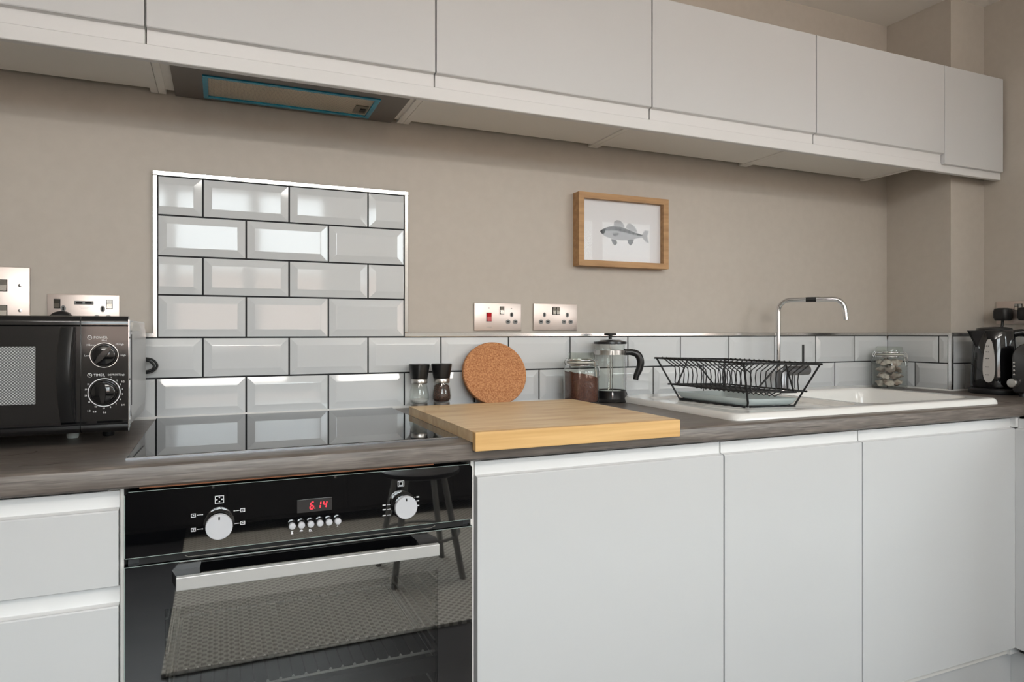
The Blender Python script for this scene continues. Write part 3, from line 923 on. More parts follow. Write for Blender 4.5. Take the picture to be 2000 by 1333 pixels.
G().flat(fish(back + mid[1:-1]), FYP, .0003).build('fish_back', M_FISH2, pp)
G().flat(fish([(p[0], p[1]) for p in mid[::-1]] + belly), FYP, .0002).build('fish_belly', M_FISH1, pp)
g = G()
g.flat(fish(sm([(.0, .036), (.05, .072), (.11, .080), (.10, .040), (.08, .0), (.04, -.008), (.0, .030)], 20)), FYP, .0005)
for i in range(6):
    x = .30 + i * .09
    z = .118 - (x - .3) * .17
    g.flat(fish([(x, z), (x + .028, z - .004), (x + .02, z - .055), (x + .006, z - .05)]), FYP, .0005)
g.flat(fish([(.74, .036), (.86, .014), (.86, .000), (.74, .010)]), FYP, .0005)
g.build('fish_markings', M_FISH3, pp)
for pts in ([(.27, .135), (.28, .215), (.33, .245), (.40, .240), (.46, .190), (.49, .130), (.40, .132)],
            [(.52, .120), (.55, .190), (.60, .205), (.68, .165), (.73, .110), (.755, .050), (.64, .075)],
            [(.85, .018), (.91, .100), (1.0, .090), (.965, .020), (.965, -.050), (1.0, -.120), (.93, -.105), (.85, -.022)],
            [(.22, -.088), (.32, -.098), (.34, -.160), (.29, -.200), (.24, -.150)],
            [(.55, -.090), (.68, -.072), (.66, -.145), (.61, -.180), (.57, -.150)],
            [(.25, .010), (.36, .025), (.37, .0), (.32, -.035), (.26, -.030)]):
    G().flat(fish(pts), FYP, .0004).build('fish_fin', M_FISH1 if pts[0][1] > -.05 and pts[0][0] != .25 else M_FISH2, pp)

# ================================================================== cutting board, cork mat
r = thing('cutting_board', 'bamboo cutting board hooked over the front edge of the worktop', 'cutting board', (.70, -.40, ZC))
bx0, bx1, by0, by1, bz = .4735, .9370, -0.6395, -0.1620, .9015
g = G()
n = 11
for i in range(n):
    a, b = by0 + .016 + (by1 - by0 - .016) * i / n, by0 + .016 + (by1 - by0 - .016) * (i + 1) / n
    g = G().box(bx0, a, ZC + .0004, bx1, b, bz).build('strip', M_BAMBOO, r)
G().box(bx0, by0, .8655, bx1, by0 + .016, bz, bev=.0012).build('front_lip', M_BAMBOO2, r)

r = thing('cork_mat', 'round cork mat leaning on the tiles behind the cutting board', 'trivet', (.752, -.035, ZC))
R0 = .0905
tilt = math.asin(.048 / (2 * R0))
xf = Matrix.Translation((.7530, -.0570, ZC + .0005)) @ Matrix.Rotation(-tilt, 4, 'X')
g = G().lathe([(R0 - .002, 0), (R0, -.002), (R0, -.013), (R0 - .002, -.015)], (0, 0, R0), 'y', 64, sx=1.055, sy=1.0)
g.build('disc', M_CORK, r, smooth=40, xf=xf)

# ================================================================== salt and pepper
def grinder(x, y, label, fill_m, fill_name, fill_label, fill_h):
    r = thing('spice_grinder', label, 'grinder', (x, y, ZC + .0037), group='spice grinders behind the cutting board')
    z = ZC + .0037
    G().lathe([(.0215, 0), (.0225, .002), (.0225, .0125), (.0215, .013)], (x, y, z), 'z', 32).build('base_ring', M_STEEL, r, smooth=40)
    prof_o = [(.0210, .013), (.0262, .022), (.0268, .030), (.0250, .045), (.0220, .058), (.0200, .066)]
    prof_i = [(.0180, .066), (.0200, .058), (.0230, .045), (.0248, .030), (.0240, .022), (.0190, .0155), (0.0, .0150)]
    G().lathe([(0.0, .0132)] + prof_o + prof_i, (x, y, z), 'z', 40, cap=False).build('glass_body', M_GLASS, r, smooth=60)
    G().lathe([(.0215, .0660), (.0220, .0672), (.0220, .0775), (.0212, .0785)], (x, y, z), 'z', 32).build('neck_band', M_STEEL, r, smooth=40)
    G().lathe([(.0222, .0785), (.0225, .0795), (.0280, .1140), (.0280, .1165), (.0268, .1180), (.0, .1182)], (x, y, z), 'z', 36).build('cap', M_BSATIN, r, smooth=35)
    pr = [(q[0] - .0006, q[1]) for q in prof_i[::-1] if q[1] < fill_h and q[0] > .001]
    top = pr[-1][0]
    f = G().lathe([(0, .0156)] + pr + [(top * .7, fill_h), (0, fill_h + .003)], (x, y, z), 'z', 32, cap=False).build(fill_name, fill_m)
    tag(f, fill_label, 'spice', kind='stuff')
grinder(.5310, -.050, 'glass grinder of white salt with black cap, left of the pair', M_SALT, 'table_salt', 'white salt inside the left grinder', .024)
grinder(.5935, -.050, 'glass grinder of dark peppercorns with black cap, beside the cork mat', M_PEPPER, 'peppercorns', 'dark peppercorns inside the right grinder', .0625)

# ================================================================== clip-top jars
def clip_jar(x, y, z, hw, h, label, facing):
    """glass jar with wire clip; hw half width, h overall height; facing: angle of the clasp"""
    r = thing('clip_top_jar', label, 'jar', (x, y, z))
    s = h / .150
    bo = [(hw * .86, 0), (hw * .97, .004), (hw, .010), (hw, .092 * s), (hw * .96, .104 * s), (hw * .86, .112 * s), (hw * .82, .118 * s)]
    bi = [(hw * .78, .118 * s), (hw * .82, .110 * s), (hw * .91, .103 * s), (hw * .95, .091 * s), (hw * .95, .012), (hw * .88, .006), (0, .0055)]
    G().squircle([(0, 0)] + bo + bi, (x, y, z), 3.4, 44).build('glass_body', M_GLASS, r, smooth=50)
    G().lathe([(hw * .80, .1185 * s), (hw * .90, .120 * s), (hw * .90, .1235 * s), (hw * .80, .1245 * s)], (x, y, z), 'z', 40).build('seal_ring', mat('rubber_seal', (206, 206, 196), .5), r, smooth=40)
    G().lathe([(0, .125 * s), (hw * .91, .125 * s), (hw * .92, .131 * s), (hw * .86, .134 * s), (hw * .84, .146 * s), (hw * .78, .150 * s), (0, .150 * s)], (x, y, z), 'z', 40, cap=False).build('lid', M_GREENGLASS, r, smooth=40)
    g = G()
    for zz, rr in ((.114, .875), (.1285, .945)):
        pts = [(x + hw * rr * math.cos(2 * PI * k / 36), y + hw * rr * math.sin(2 * PI * k / 36), z + zz * s) for k in range(36)]
        g.tube(pts, .0019, 6, closed=True)
    ca, sa = math.cos(facing), math.sin(facing)
    def P(u, v, zz): return (x + ca * u - sa * v, y + sa * u + ca * v, z + zz * s)
    for v in (-.012, .012):
        g.tube([P(hw * .90, v, .1300), P(hw * 1.06, v, .1240), P(hw * 1.10, v, .108), P(hw * 1.16, v * .9, .090), P(hw * 1.16, v * .8, .080)], .0014, 6)
    g.tube([P(hw * 1.16, -.010, .080), P(hw * 1.16, .010, .080)], .0014, 6)
    g.tube([P(hw * 1.08, -.015, .112), P(hw * 1.08, .015, .112)], .0016, 6)
    g.tube([P(-hw * .92, -.010, .132), P(-hw * 1.06, -.010, .122), P(-hw * .96, -.010, .112)], .0014, 6)
    g.tube([P(-hw * .92, .010, .132), P(-hw * 1.06, .010, .122), P(-hw * .96, .010, .112)], .0014, 6)
    g.build('wire_clip', M_CHROME, r, smooth=60)
    return r, s
JX, JY = 1.0010, -.0960
clip_jar(JX, JY, ZC + .0002, .0460, .148, 'glass clip-top jar of brown ground coffee beside the coffee press', -.95)
bm = bmesh.new()
g = G()
hw = .0460 * .925
g.squircle([(0, .0066), (hw * .94, .0072), (hw, .0130), (hw, .084), (hw * .55, .083), (0, .080)], (JX, JY, ZC + .0002), 3.4, 44)
g.v = [(p[0], p[1], p[2] + (max(0, (p[2] - ZC - .07)) / .014) * (-(p[0] - JX) * .22 - .002 * math.sin(p[1] * 190))) for p in g.v]
tag(g.build('ground_coffee', M_COCOA, smooth=45), 'heap of brown ground coffee inside the clip-top jar', 'coffee', kind='stuff')

J2X, J2Y, J2H = 2.3150, -.0750, .0520
clip_jar(J2X, J2Y, ZC + .0002, J2H, .154, 'clip-top jar of crumpled pale teabags in the corner beside the sink', -.55)
rnd = random.Random(3)
first = None
cnt = 0
for lvl in range(4):
    for k in range(5):
        a = k * 2 * PI / 5 + lvl * .7
        px = J2X + .0255 * math.cos(a); py = J2Y + .0255 * math.sin(a); pz = ZC + .0220 + lvl * .0245
        rot = Euler((rnd.uniform(-.6, .6), rnd.uniform(-.6, .6), a + rnd.uniform(-.3, .3)))
        if first is None:
            g = G()
            N = 6
            for sgn in (1, -1):
                n0 = len(g.v)
                for i in range(N + 1):
                    for j in range(N + 1):
                        u, v = i / N * 2 - 1, j / N * 2 - 1
                        w = (1 - u * u) * (1 - v * v)
                        g.v.append((.0172 * u + .002 * math.sin(7 * v), .0172 * v, sgn * (.0098 * w + .0003) + .003 * math.sin(5 * u + 3 * v)))
                for i in range(N):
                    for j in range(N):
                        q = (n0 + i * (N + 1) + j, n0 + (i + 1) * (N + 1) + j, n0 + (i + 1) * (N + 1) + j + 1, n0 + i * (N + 1) + j + 1)
                        g.f.append(q)
            first = g.build('tea_bag', M_TEABAG, smooth=50)
            o = first
        else:
            o = first.copy(); COL.objects.link(o)
        o.location = (px, py, pz); o.rotation_euler = rot
        tag(o, 'pale crumpled teabag inside the clip-top jar beside the sink', 'teabag', group='teabags in the corner jar')

# ================================================================== coffee press
fx, fy = 1.1130, -.0740
r = thing('coffee_press', 'glass coffee press with black lid, base and curved handle', 'coffee press', (fx, fy, ZC))
z = ZC + .0003
RG = .0440
g = G().lathe([(.0545, 0), (.0555, .002), (.0520, .006), (.0480, .010), (.0465, .030), (.0475, .034), (.0452, .034), (.0448, .012), (0, .011)], (fx, fy, z), 'z', 44, cap=False)
g.build('base', M_BSATIN, r, smooth=40)
G().lathe([(0, .0125), (RG - .002, .0125), (RG, .016), (RG, .166), (RG + .0012, .170), (RG - .0012, .170), (RG - .0022, .166), (RG - .0022, .018), (0, .0165)], (fx, fy, z), 'z', 48, cap=False).build('beaker', M_GLASS, r, smooth=50)
G().lathe([(RG + .0004, .140), (RG + .0016, .140), (RG + .0016, .153), (RG + .0004, .153)], (fx, fy, z), 'z', 48, cap=False).build('steel_band', M_STEEL, r, smooth=40)
G().lathe([(0, .1725), (.0478, .1715), (.0495, .1735), (.0490, .1790), (.0330, .1840), (0, .1850)], (fx, fy, z), 'z', 44, cap=False).build('lid', M_BSATIN, r, smooth=40)
G().tube([(fx, fy, z + .020), (fx, fy, z + .1990)], .0020, 10).build('plunger_rod', M_CHROME, r, smooth=60)
G().lathe([(0, .1960), (.0050, .1860), (.0052, .1960), (.0175, .1975), (.0190, .1995), (.0175, .2035), (0, .2040)], (fx, fy, z), 'z', 28, cap=False).build('plunger_knob', M_BSATIN, r, smooth=40)
g = G().lathe([(0, .0210), (.0405, .0210), (.0412, .0230), (.0412, .0290), (.0340, .0310), (0, .0320)], (fx, fy, z), 'z', 40, cap=False)
g.build('plunger_filter', M_STEEL, r, smooth=40)
ha = math.radians(-24)                     # handle direction
def HP(u, zz): return (fx + math.cos(ha) * u, fy + math.sin(ha) * u, z + zz)
pts = bez([HP(.046, .146), HP(.064, .147), HP(.083, .139), HP(.091, .118), HP(.087, .096), HP(.079, .078), HP(.076, .064)], 24)
g = G().tube(pts, .0085, 12, radii=[.0085 + .0025 * math.sin(PI * min(1, i / (len(pts) - 1) * 1.1)) for i in range(len(pts))], flat=.8)
g.build('handle', M_BSATIN, r, smooth=60)
G().tube([HP(.0468, .138), HP(.0468, .157)], .0062, 10).build('handle_clamp', M_BSATIN, r, smooth=60)
g = G()
for k in range(4):
    a = ha + k * PI / 2 + (0 if k else 0)
    ax, ay = fx + .0466 * math.cos(a), fy + .0466 * math.sin(a)
    top = .152 if k == 0 else .152
    g.tube([(ax, ay, z + .030), (ax, ay, z + top)], .0013, 6)
    g.tube([(ax, ay, z + .030), (ax + .004 * math.cos(a), ay + .004 * math.sin(a), z + .020), (ax, ay, z + .012)], .0022, 6)
g.build('cage_struts', M_CHROME, r, smooth=60)

# ================================================================== sink
sk = thing('sink', 'white ceramic inset sink with drainer on the left and bowl right', 'sink', (1.65, -.325, ZC))
SX0, SX1, SY0, SY1 = 1.135, 2.116, -0.586, -0.066
ZR = .8965
def sstep(t):
    t = max(0.0, min(1.0, t)); return t * t * (3 - 2 * t)
def rrd(x, y, x0, x1, y0, y1, rad):
    """signed distance inside a rounded rectangle (positive inside)"""
    cx_, cy_ = (x0 + x1) / 2, (y0 + y1) / 2
    qx, qy = abs(x - cx_) - (x1 - x0) / 2 + rad, abs(y - cy_) - (y1 - y0) / 2 + rad
    return rad - math.hypot(max(qx, 0), max(qy, 0)) - min(max(qx, qy), 0)
def sink_z(x, y):
    e = rrd(x, y, SX0, SX1, SY0, SY1, .030)
    zz = ZR
    if e < .012:
        zz -= .0150 * (1 - math.sqrt(max(0, 1 - ((.012 - e) / .012) ** 2)))
    d = rrd(x, y, 1.175, 1.600, -.545, -.150, .04)
    zz -= (.0045 + .006 * sstep((x - 1.2) / .4)) * sstep(d / .022)
    if 1.20 < x < 1.57 and d > .03:
        zz += .0016 * (.5 + .5 * math.cos((y + .35) * 2 * PI / .030)) * sstep((d - .03) / .02)
    b = rrd(x, y, 1.625, 2.066, -.540, -.160, .055)
    zz -= .006 * sstep(b / .010)
    zz -= .160 * sstep((b - .008) / .030)
    return zz
NX, NY = 230, 130
xs = [SX0 + (SX1 - SX0) * i / NX for i in range(NX + 1)]
ys = [SY0 + (SY1 - SY0) * j / NY for j in range(NY + 1)]
g = G()
for i, x in enumerate(xs):
    for j, y in enumerate(ys):
        e = rrd(x, y, SX0, SX1, SY0, SY1, .030)
        if e < 0:                      # pull corner points on to the rounded outline
            cx_ = min(max(x, SX0 + .03), SX1 - .03); cy_ = min(max(y, SY0 + .03), SY1 - .03)
            d = Vector((x - cx_, y - cy_)); d = d.normalized() * .03
            xx, yy = cx_ + d.x, cy_ + d.y
        else:
            xx, yy = x, y
        g.v.append((xx, yy, max(sink_z(xx, yy), .70)))
for i in range(NX):
    for j in range(NY):
        a = i * (NY + 1) + j
        g.f.append((a, a + NY + 1, a + NY + 2, a + 1))
rim = [i * (NY + 1) for i in range(NX + 1)] + [NX * (NY + 1) + j for j in range(1, NY + 1)] + [i * (NY + 1) + NY for i in range(NX - 1, -1, -1)] + [j for j in range(NY - 1, 0, -1)]
n0 = len(g.v)
for i in rim:
    g.v.append((g.v[i][0], g.v[i][1], ZC + .0003))
for k in range(len(rim)):
    k2 = (k + 1) % len(rim)
    g.f.append((rim[k], n0 + k, n0 + k2, rim[k2]))
g.build('basin', M_SINK, sk, smooth=55)
G().lathe([(.042, 0), (.042, .003), (.034, .005), (.030, .002), (0, .001)], (1.86, -.345, ZR - .1655), 'z', 28).build('drain', M_CHROME, sk, smooth=40)
G().lathe([(.000, -.004), (.016, -.004), (.018, 0), (.0, .001)], (1.80, -.1890, .845), 'y', 20, cap=False).build('overflow', M_CHROME, sk, smooth=40)

# tap
tp = thing('mixer_tap', 'chrome swan-neck mixer tap with side lever behind the sink', 'tap', (1.757, -.105, ZR))
TXp, TYp = 1.7535, -.0950
G().lathe([(.0260, 0), (.0260, .004), (.0230, .006)], (TXp + .010, TYp - .006, ZR), 'z', 28).build('base_flange', M_CHROME, tp, smooth=40)
G().lathe([(.0215, .005), (.0215, .058), (.0190, .062), (.0, .062)], (TXp + .010, TYp - .006, ZR), 'z', 28).build('body', M_TAPB, tp, smooth=40)
dirv = Vector((.132, -.150, 0))
Lh = dirv.length; dirv.normalize()
pts = [(TXp, TYp, ZR + .055), (TXp, TYp, 1.150)]
top = 1.1945; rb = .038
for k in range(0, 9):
    a = PI - k * PI / 16
    pts.append((TXp + dirv.x * (rb + rb * math.cos(a)), TYp + dirv.y * (rb + rb * math.cos(a)), top - rb + rb * math.sin(a)))
rb2 = .034
for k in range(0, 9):
    a = PI / 2 - k * PI / 16
    u = Lh - rb2 + rb2 * math.cos(a)
    pts.append((TXp + dirv.x * u, TYp + dirv.y * u, top - rb2 + rb2 * math.sin(a)))
pts.append((TXp + dirv.x * (Lh + .004), TYp + dirv.y * (Lh + .004), 1.127))
G().tube(pts, .0078, 14).build('spout', M_CHROME, tp, smooth=60)
a1 = Vector((TXp, TYp, top)) + dirv * .085; a2 = Vector((TXp, TYp, top)) + dirv * .116; a3 = Vector((TXp, TYp, top)) + dirv * .126
G().tube([a1, a2], .0082, 14).build('grip_sleeve', M_BSATIN, tp, smooth=60)
G().tube([a2, a3], .0092, 14).build('spout_ring', M_CHROME, tp, smooth=60)
G().tube([(TXp + .028, TYp - .008, .9580), (TXp + .122, TYp - .010, .9580)], .0165, 18).build('lever_body', M_TAPB, tp, smooth=60)
G().tube([(TXp + .1020, TYp - .010, .9660), (TXp + .1020, TYp - .010, 1.0450)], .0038, 10).build('lever', M_BSATIN, tp, smooth=60)

# ================================================================== dish rack and its tray
rk = thing('dish_rack', 'black wire dish rack standing empty on the sink drainer', 'dish rack', (1.34, -.35, .893))
T = {'L': Vector((1.2080, -.1750, 1.0120)), 'F': Vector((1.2460, -.4900, 1.0095)), 'R': Vector((1.4620, -.5300, 1.0045))}
Bm = {'L': Vector((1.2414, -.2283, .8960)), 'F': Vector((1.2836, -.4640, .8935)), 'R': Vector((1.4452, -.4688, .8905))}
T['B'] = T['L'] + T['R'] - T['F']; Bm['B'] = Bm['L'] + Bm['R'] - Bm['F']
MIDF = .64
Md = {k: T[k].lerp(Bm[k], MIDF) for k in T}
order = ['L', 'F', 'R', 'B']
def ext(a, b, e): d = (b - a).normalized() * e; return [a - d, b + d]
for a, b in (('L', 'F'), ('F', 'R'), ('R', 'B'), ('B', 'L')):
    G().tube(ext(T[a], T[b], .006), .0027, 8).build('top_rail', M_BWIRE, rk, smooth=60)
    G().tube(ext(Md[a], Md[b], .006), .0023, 8).build('middle_rail', M_BWIRE, rk, smooth=60)
    G().tube([Bm[a] + (Bm[b] - Bm[a]) * .04, Bm[b] + (Bm[a] - Bm[b]) * .04], .0030, 8).build('foot_rail', M_BWIRE, rk, smooth=60)
for k in order:
    inw = sum((Bm[q] for q in order), Vector()) / 4 - Bm[k]; inw.z = 0
    G().tube([T[k], Bm[k] + Vector((0, 0, .012)), Bm[k] + inw.normalized() * .006 + Vector((0, 0, .001))], .0027, 8).build('post', M_BWIRE, rk, smooth=60)
for a, b in (('F', 'R'), ('L', 'B')):           # inverted-V braces on the short sides
    for u, v in ((.14, .46), (.80, .54)):
        G().tube([Md[a].lerp(Md[b], u), T[a].lerp(T[b], v)], .0023, 8).build('brace', M_BWIRE, rk, smooth=60)
NW = 17
for i in range(NW):
    t = .075 + .85 * i / (NW - 1)
    l, rr = T['L'].lerp(T['F'], t), T['B'].lerp(T['R'], t)
    ml, mr = Md['L'].lerp(Md['F'], t), Md['B'].lerp(Md['R'], t)
    inx = (rr - l); inx.z = 0; W_ = inx.length; inx.normalize()
    zl = Vector((0, 0, 1))
    li, ri = l + inx * .040, rr - inx * .040
    pts = [l - inx * .004 + zl * .001, l + zl * .0035, l + inx * .020 - zl * .012, li - zl * .026, li + inx * .0025 - zl * .045,
           Vector((li.x, li.y, ml.z + .006)), Vector((li.x, li.y, ml.z - .001)) + inx * .006]
    w2 = W_ - .080
    pts += [li + inx * (w2 * .36) + zl * (ml.z - li.z - .001), li + inx * (w2 * .5) + zl * (ml.z - li.z - .014), li + inx * (w2 * .64) + zl * (mr.z - li.z - .001)]
    pts += [Vector((ri.x, ri.y, mr.z - .001)) - inx * .006, Vector((ri.x, ri.y, mr.z + .006)), ri - inx * .0025 - zl * .045, ri - zl * .026,
            rr - inx * .020 - zl * .012, rr + zl * .0035, rr + inx * .004 + zl * .001]
    G().tube(pts, .0017, 6).build('wire', M_BWIRE, rk, smooth=60)
tr = thing('drip_tray', 'shallow grey-blue tray under the dish rack', 'tray', (1.34, -.35, .896))
cen = sum((Bm[k] for k in order), Vector()) / 4
g = G()
loops = []
for sc, dz in ((.90, .0030), (.97, .0075), (1.04, .0215), (1.01, .0215), (.94, .0095), (.88, .0055)):
    lp = []
    for k in range(4):
        p0, p1, p2 = Bm[order[k - 1]], Bm[order[k]], Bm[order[(k + 1) % 4]]
        for q in (p1.lerp(p0, .10), p1.lerp(p0, .03).lerp(p1.lerp(p2, .03), .5), p1.lerp(p2, .10)):
            lp.append(cen + (q - cen) * sc + Vector((0, 0, dz)))
    loops.append(lp)
n = 12
for lp in loops: g.v += [tuple(p) for p in lp]
for i in range(len(loops) - 1):
    for k in range(n):
        g.f.append((i * n + k, i * n + (k + 1) % n, (i + 1) * n + (k + 1) % n, (i + 1) * n + k))
g.f.append(tuple(range(n))[::-1]); g.f.append(tuple((len(loops) - 1) * n + k for k in range(n)))
g.build('tray_shell', M_TRAY, tr, smooth=35)

# ================================================================== microwave
mw = thing('microwave', 'black fronted microwave with two dials at the left frame edge', 'microwave', (-.335, -.22, ZC))
MX0, MX1, MY, MZ0, MZ1 = -.5560, -.1145, -.4000, .9050, 1.1165
g = G().box(MX0 + .004, -.3760, MZ0 + .003, MX1 - .004, -.0550, MZ1 - .006, bev=.004)
body = g.build('case', M_MICRO, mw, smooth=30)
xs_ = MX1 - .0038
G().extrude([(-.3450, 1.0880), (-.2950, 1.0950), (-.0850, 1.0950), (-.0700, 1.0820), (-.0700, .9500), (-.0900, .9350), (-.3300, .9250), (-.3450, .9400)], 'x', xs_ - .002, xs_ + .0028).build('side_embossing', M_MICRO, body)
G().box(xs_ + .0022, -.3430, .9480, xs_ + .0032, -.3330, 1.0830).build('side_slot', M_HOLE, body)
G().extrude([(-.3500, 1.0900), (-.3200, 1.1060), (-.2200, 1.1060), (-.1900, 1.0900)], 'x', xs_ - .002, xs_ + .0040).build('side_tab', M_CARC, body)
XD = -.1888                                 # split between door and control panel
door = G()
def fascia(x0, x1):
    """front panel section in (y, z): rounded top and bottom bars"""
    P = [(-.376, MZ0), (MY + .014, MZ0)] + [(MY + .012 - .012 * math.sin(t), MZ0 + .011 - .011 * math.cos(t)) for t in (.4, .9, 1.3, 1.57)]
    P += [(MY, .9230), (MY + .0035, .9265), (MY + .0035, 1.0975), (MY, 1.1000)]
    P += [(MY + .012 - .012 * math.cos(t), 1.1045 + .012 * math.sin(t)) for t in (0, .4, .8, 1.2, 1.57)] + [(-.376, MZ1)]
    return G().extrude(P, 'x', x0, x1)
door = fascia(MX0, XD - .0008).build('door', M_BGLOSS, mw, smooth=35)
cp = fascia(XD + .0008, MX1).build('control_panel', M_BGLOSS, mw, smooth=35)
G().box(MX1 - .0002, -.3945, MZ0 + .006, MX1 + .0012, -.3765, MZ1 - .006).build('panel_edge', M_CHROME, cp)
yf = MY + .0035
scr = G().box(-.5050, yf - .0006, .9610, -.2565, yf + .001, 1.0620).build('window_screen', M_PERF, door)
# handle: a bowed bar
g = G()
sec = []
for k in range(13):
    t = k / 12
    zz = .9270 + (1.0960 - .9270) * t
    bow = math.sin(PI * t)
    sec.append((zz, -.2190 - .0035 * bow, -.1960 - .0035 * bow, MY - .003 - .016 * bow))
for zz, xa, xb, yy in sec:
    g.v += [(xa, yf, zz), (xa, yy + .003, zz), (xa + .004, yy, zz), (xb - .003, yy, zz), (xb, yy + .003, zz), (xb, yf, zz)]
for k in range(12):
    for i in range(5):
        a = k * 6 + i
        g.f.append((a, a + 1, a + 7, a + 6))
g.f.append(tuple(range(6))); g.f.append(tuple(72 + i for i in range(6)))
g.build('handle', M_BSATIN, door, smooth=40)
yp = MY + .0035
def dial(x, z, rr, ang, ring):
    b = G().lathe([(rr, yp), (rr, yp - .003), (rr * .94, yp - .0045), (rr * .90, yp - .0045)], (x, 0, z), 'y', 36).build('dial', M_BGLOSS, cp, smooth=40)
    G().lathe([(rr * .90, yp - .003), (rr * .86, yp - .011), (rr * .75, yp - .0125), (0, yp - .013)], (x, 0, z), 'y', 36, cap=False).build('dial_face', M_BGLOSS, b, smooth=40)
    ca, sa = math.cos(ang), math.sin(ang)
    q = [(-rr * .88, -rr * .10), (-rr * .2, -rr * .22), (rr * .3, -rr * .22), (rr * .90, -rr * .08), (rr * .90, rr * .08), (rr * .3, rr * .22), (-rr * .2, rr * .22), (-rr * .88, rr * .10)]
    pq = [(x + u * ca - v * sa, z + u * sa + v * ca) for u, v in q]
    G().extrude(pq, 'y', yp - .0215, yp - .011).build('dial_grip', M_BGLOSS, b)
    rg = G()
    rg.lathe([(rr * (1.02 if not ring else 1.15), yp - .0002), (rr * (1.02 if not ring else 1.15), yp - .0007), (rr * (1.07 if not ring else 1.22), yp - .0007), (rr * (1.07 if not ring else 1.22), yp - .0002)], (x, 0, z), 'y', 48, cap=False)
    rg.build('dial_ring', M_STEEL if not ring else M_WHITE, b)
DX = -.1525
dial(DX, 1.0455, .0212, math.radians(50), False)
dial(DX, .9780, .0212, math.radians(90), True)
lettering('POWER', .0062, -.1690, yp - .0004, 1.0775, M_WHITE, cp, align='LEFT')
lettering('TIMER', .0062, -.1690, yp - .0004, 1.0095, M_WHITE, cp, align='LEFT')
lettering('DEFROST(kg)', .0046, -.1205, yp - .0004, 1.0095, M_WHITE, cp, align='RIGHT')
lettering('M.Low', .0046, -.1800, yp - .0004, 1.0640, M_WHITE, cp, align='LEFT')
lettering('Med', .0046, DX, yp - .0004, 1.0720, M_WHITE, cp)
lettering('M.High', .0046, -.1215, yp - .0004, 1.0650, M_WHITE, cp, align='RIGHT')
lettering('Low', .0046, -.1835, yp - .0004, 1.0450, M_WHITE, cp, align='LEFT')
lettering('High', .0046, -.1182, yp - .0004, 1.0450, M_WHITE, cp, align='RIGHT')
for s, a in (('0', 90), ('1', 68), ('2', 46), ('3', 28), ('4', 10), ('5', -8), ('6', -28), ('7', -50), ('8', -70), ('10', -92), ('15', -118), ('20', -145), ('25', -170), ('30', 168), ('35', 148)):
    aa = math.radians(a)
    lettering(s, .0040, DX + .0290 * math.cos(aa), yp - .0004, .9780 + .0290 * math.sin(aa), M_WHITE, cp)
for s, dx, dz in (('0.2', .0295, .0185), ('0.4', .0295, -.0240), ('0.6', .0005, -.0365), ('0.8', -.0150, -.0345), ('1.0', -.0240, -.0325)):
    lettering(s, .0044, DX + dx, yp - .0004, .9780 + dz, M_WHITE, cp)
g = G()
for x, z in ((-.1750, 1.0775), (-.1750, 1.0095)):
    g.lathe([(.0030, yp - .0002), (.0030, yp - .0005), (.0037, yp - .0005), (.0037, yp - .0002)], (x, 0, z), 'y', 20, cap=False)
g.box(-.1753, yp - .0005, 1.0095, -.1747, yp - .0002, 1.0122); g.box(-.1750, yp - .0005, 1.0092, -.1728, yp - .0002, 1.0098)
g.tube([(-.1768, yp - .0004, 1.0772), (-.1759, yp - .0004, 1.0782), (-.1750, yp - .0004, 1.0770), (-.1741, yp - .0004, 1.0782), (-.1732, yp - .0004, 1.0772)], .0003, 4)
g.build('printed_symbols', M_WHITE, cp)['kind'] = 'stuff'
for x, y in ((-.500, -.33), (-.165, -.25), (-.500, -.09), (-.160, -.09), (-.225, -.255)):
    G().lathe([(.009, 0), (.0105, .004), (.0105, .0265), (.009, .0270)], (x, y, ZC), 'z', 20).build('foot', mat('translucent_rubber_foot', (190, 198, 196), .4) if x == -.225 else M_BLACK, mw, smooth=40)

c = thing('power_cord', 'looped black power cord sticking out behind the microwave', 'cord', (-.115, -.02, 1.006))
pts = [(-.150, -.024, 1.0235), (-.120, -.024, 1.0260), (-.104, -.022, 1.0210), (-.096, -.022, 1.0080), (-.104, -.022, .9960), (-.120, -.024, .9915), (-.150, -.024, .9930)]
G().tube(bez(pts, 30), .0026, 8).build('cable', M_PLUGB, c, smooth=60)
pts = [(-.150, -.030, 1.0200), (-.120, -.030, 1.0215), (-.107, -.030, 1.0160), (-.102, -.030, 1.0060), (-.108, -.030, .9990), (-.122, -.030, .9955), (-.150, -.030, .9965)]
G().tube(bez(pts, 30), .0026, 8).build('cable', M_PLUGB, c, smooth=60)

# ================================================================== kettle and toaster
kx, ky = 2.4480, -.3640
kt = thing('kettle', 'black electric kettle with pale water gauge in the right corner', 'kettle', (kx, ky, ZC))
z = ZC + .0003
G().lathe([(.071, 0), (.073, .003), (.073, .014), (.066, .020), (0, .021)], (kx, ky, z), 'z', 40).build('power_base', M_BLACK, kt, smooth=35)
kb = G().lathe([(.0660, .0225), (.0680, .028), (.0670, .060), (.0635, .120), (.0590, .180), (.0560, .206), (.0530, .212)], (kx, ky, z), 'z', 48).build('body', M_BGLOSS, kt, smooth=40)
G().lathe([(.0530, .2125), (.0500, .2200), (.0300, .2245), (0, .2255)], (kx, ky, z), 'z', 40).build('lid', M_BSATIN, kt, smooth=40)
va = math.atan2(-1.81 - ky, .0406 - kx)            # towards the room
sa_ = va - .95                                      # spout points to the left
g = G()
for (u, hw_, zz) in ((.050, .026, .214), (.092, .010, .214)):
    pass
def KP(a, u, v, zz): return (kx + math.cos(a) * u - math.sin(a) * v, ky + math.sin(a) * u + math.cos(a) * v, z + zz)
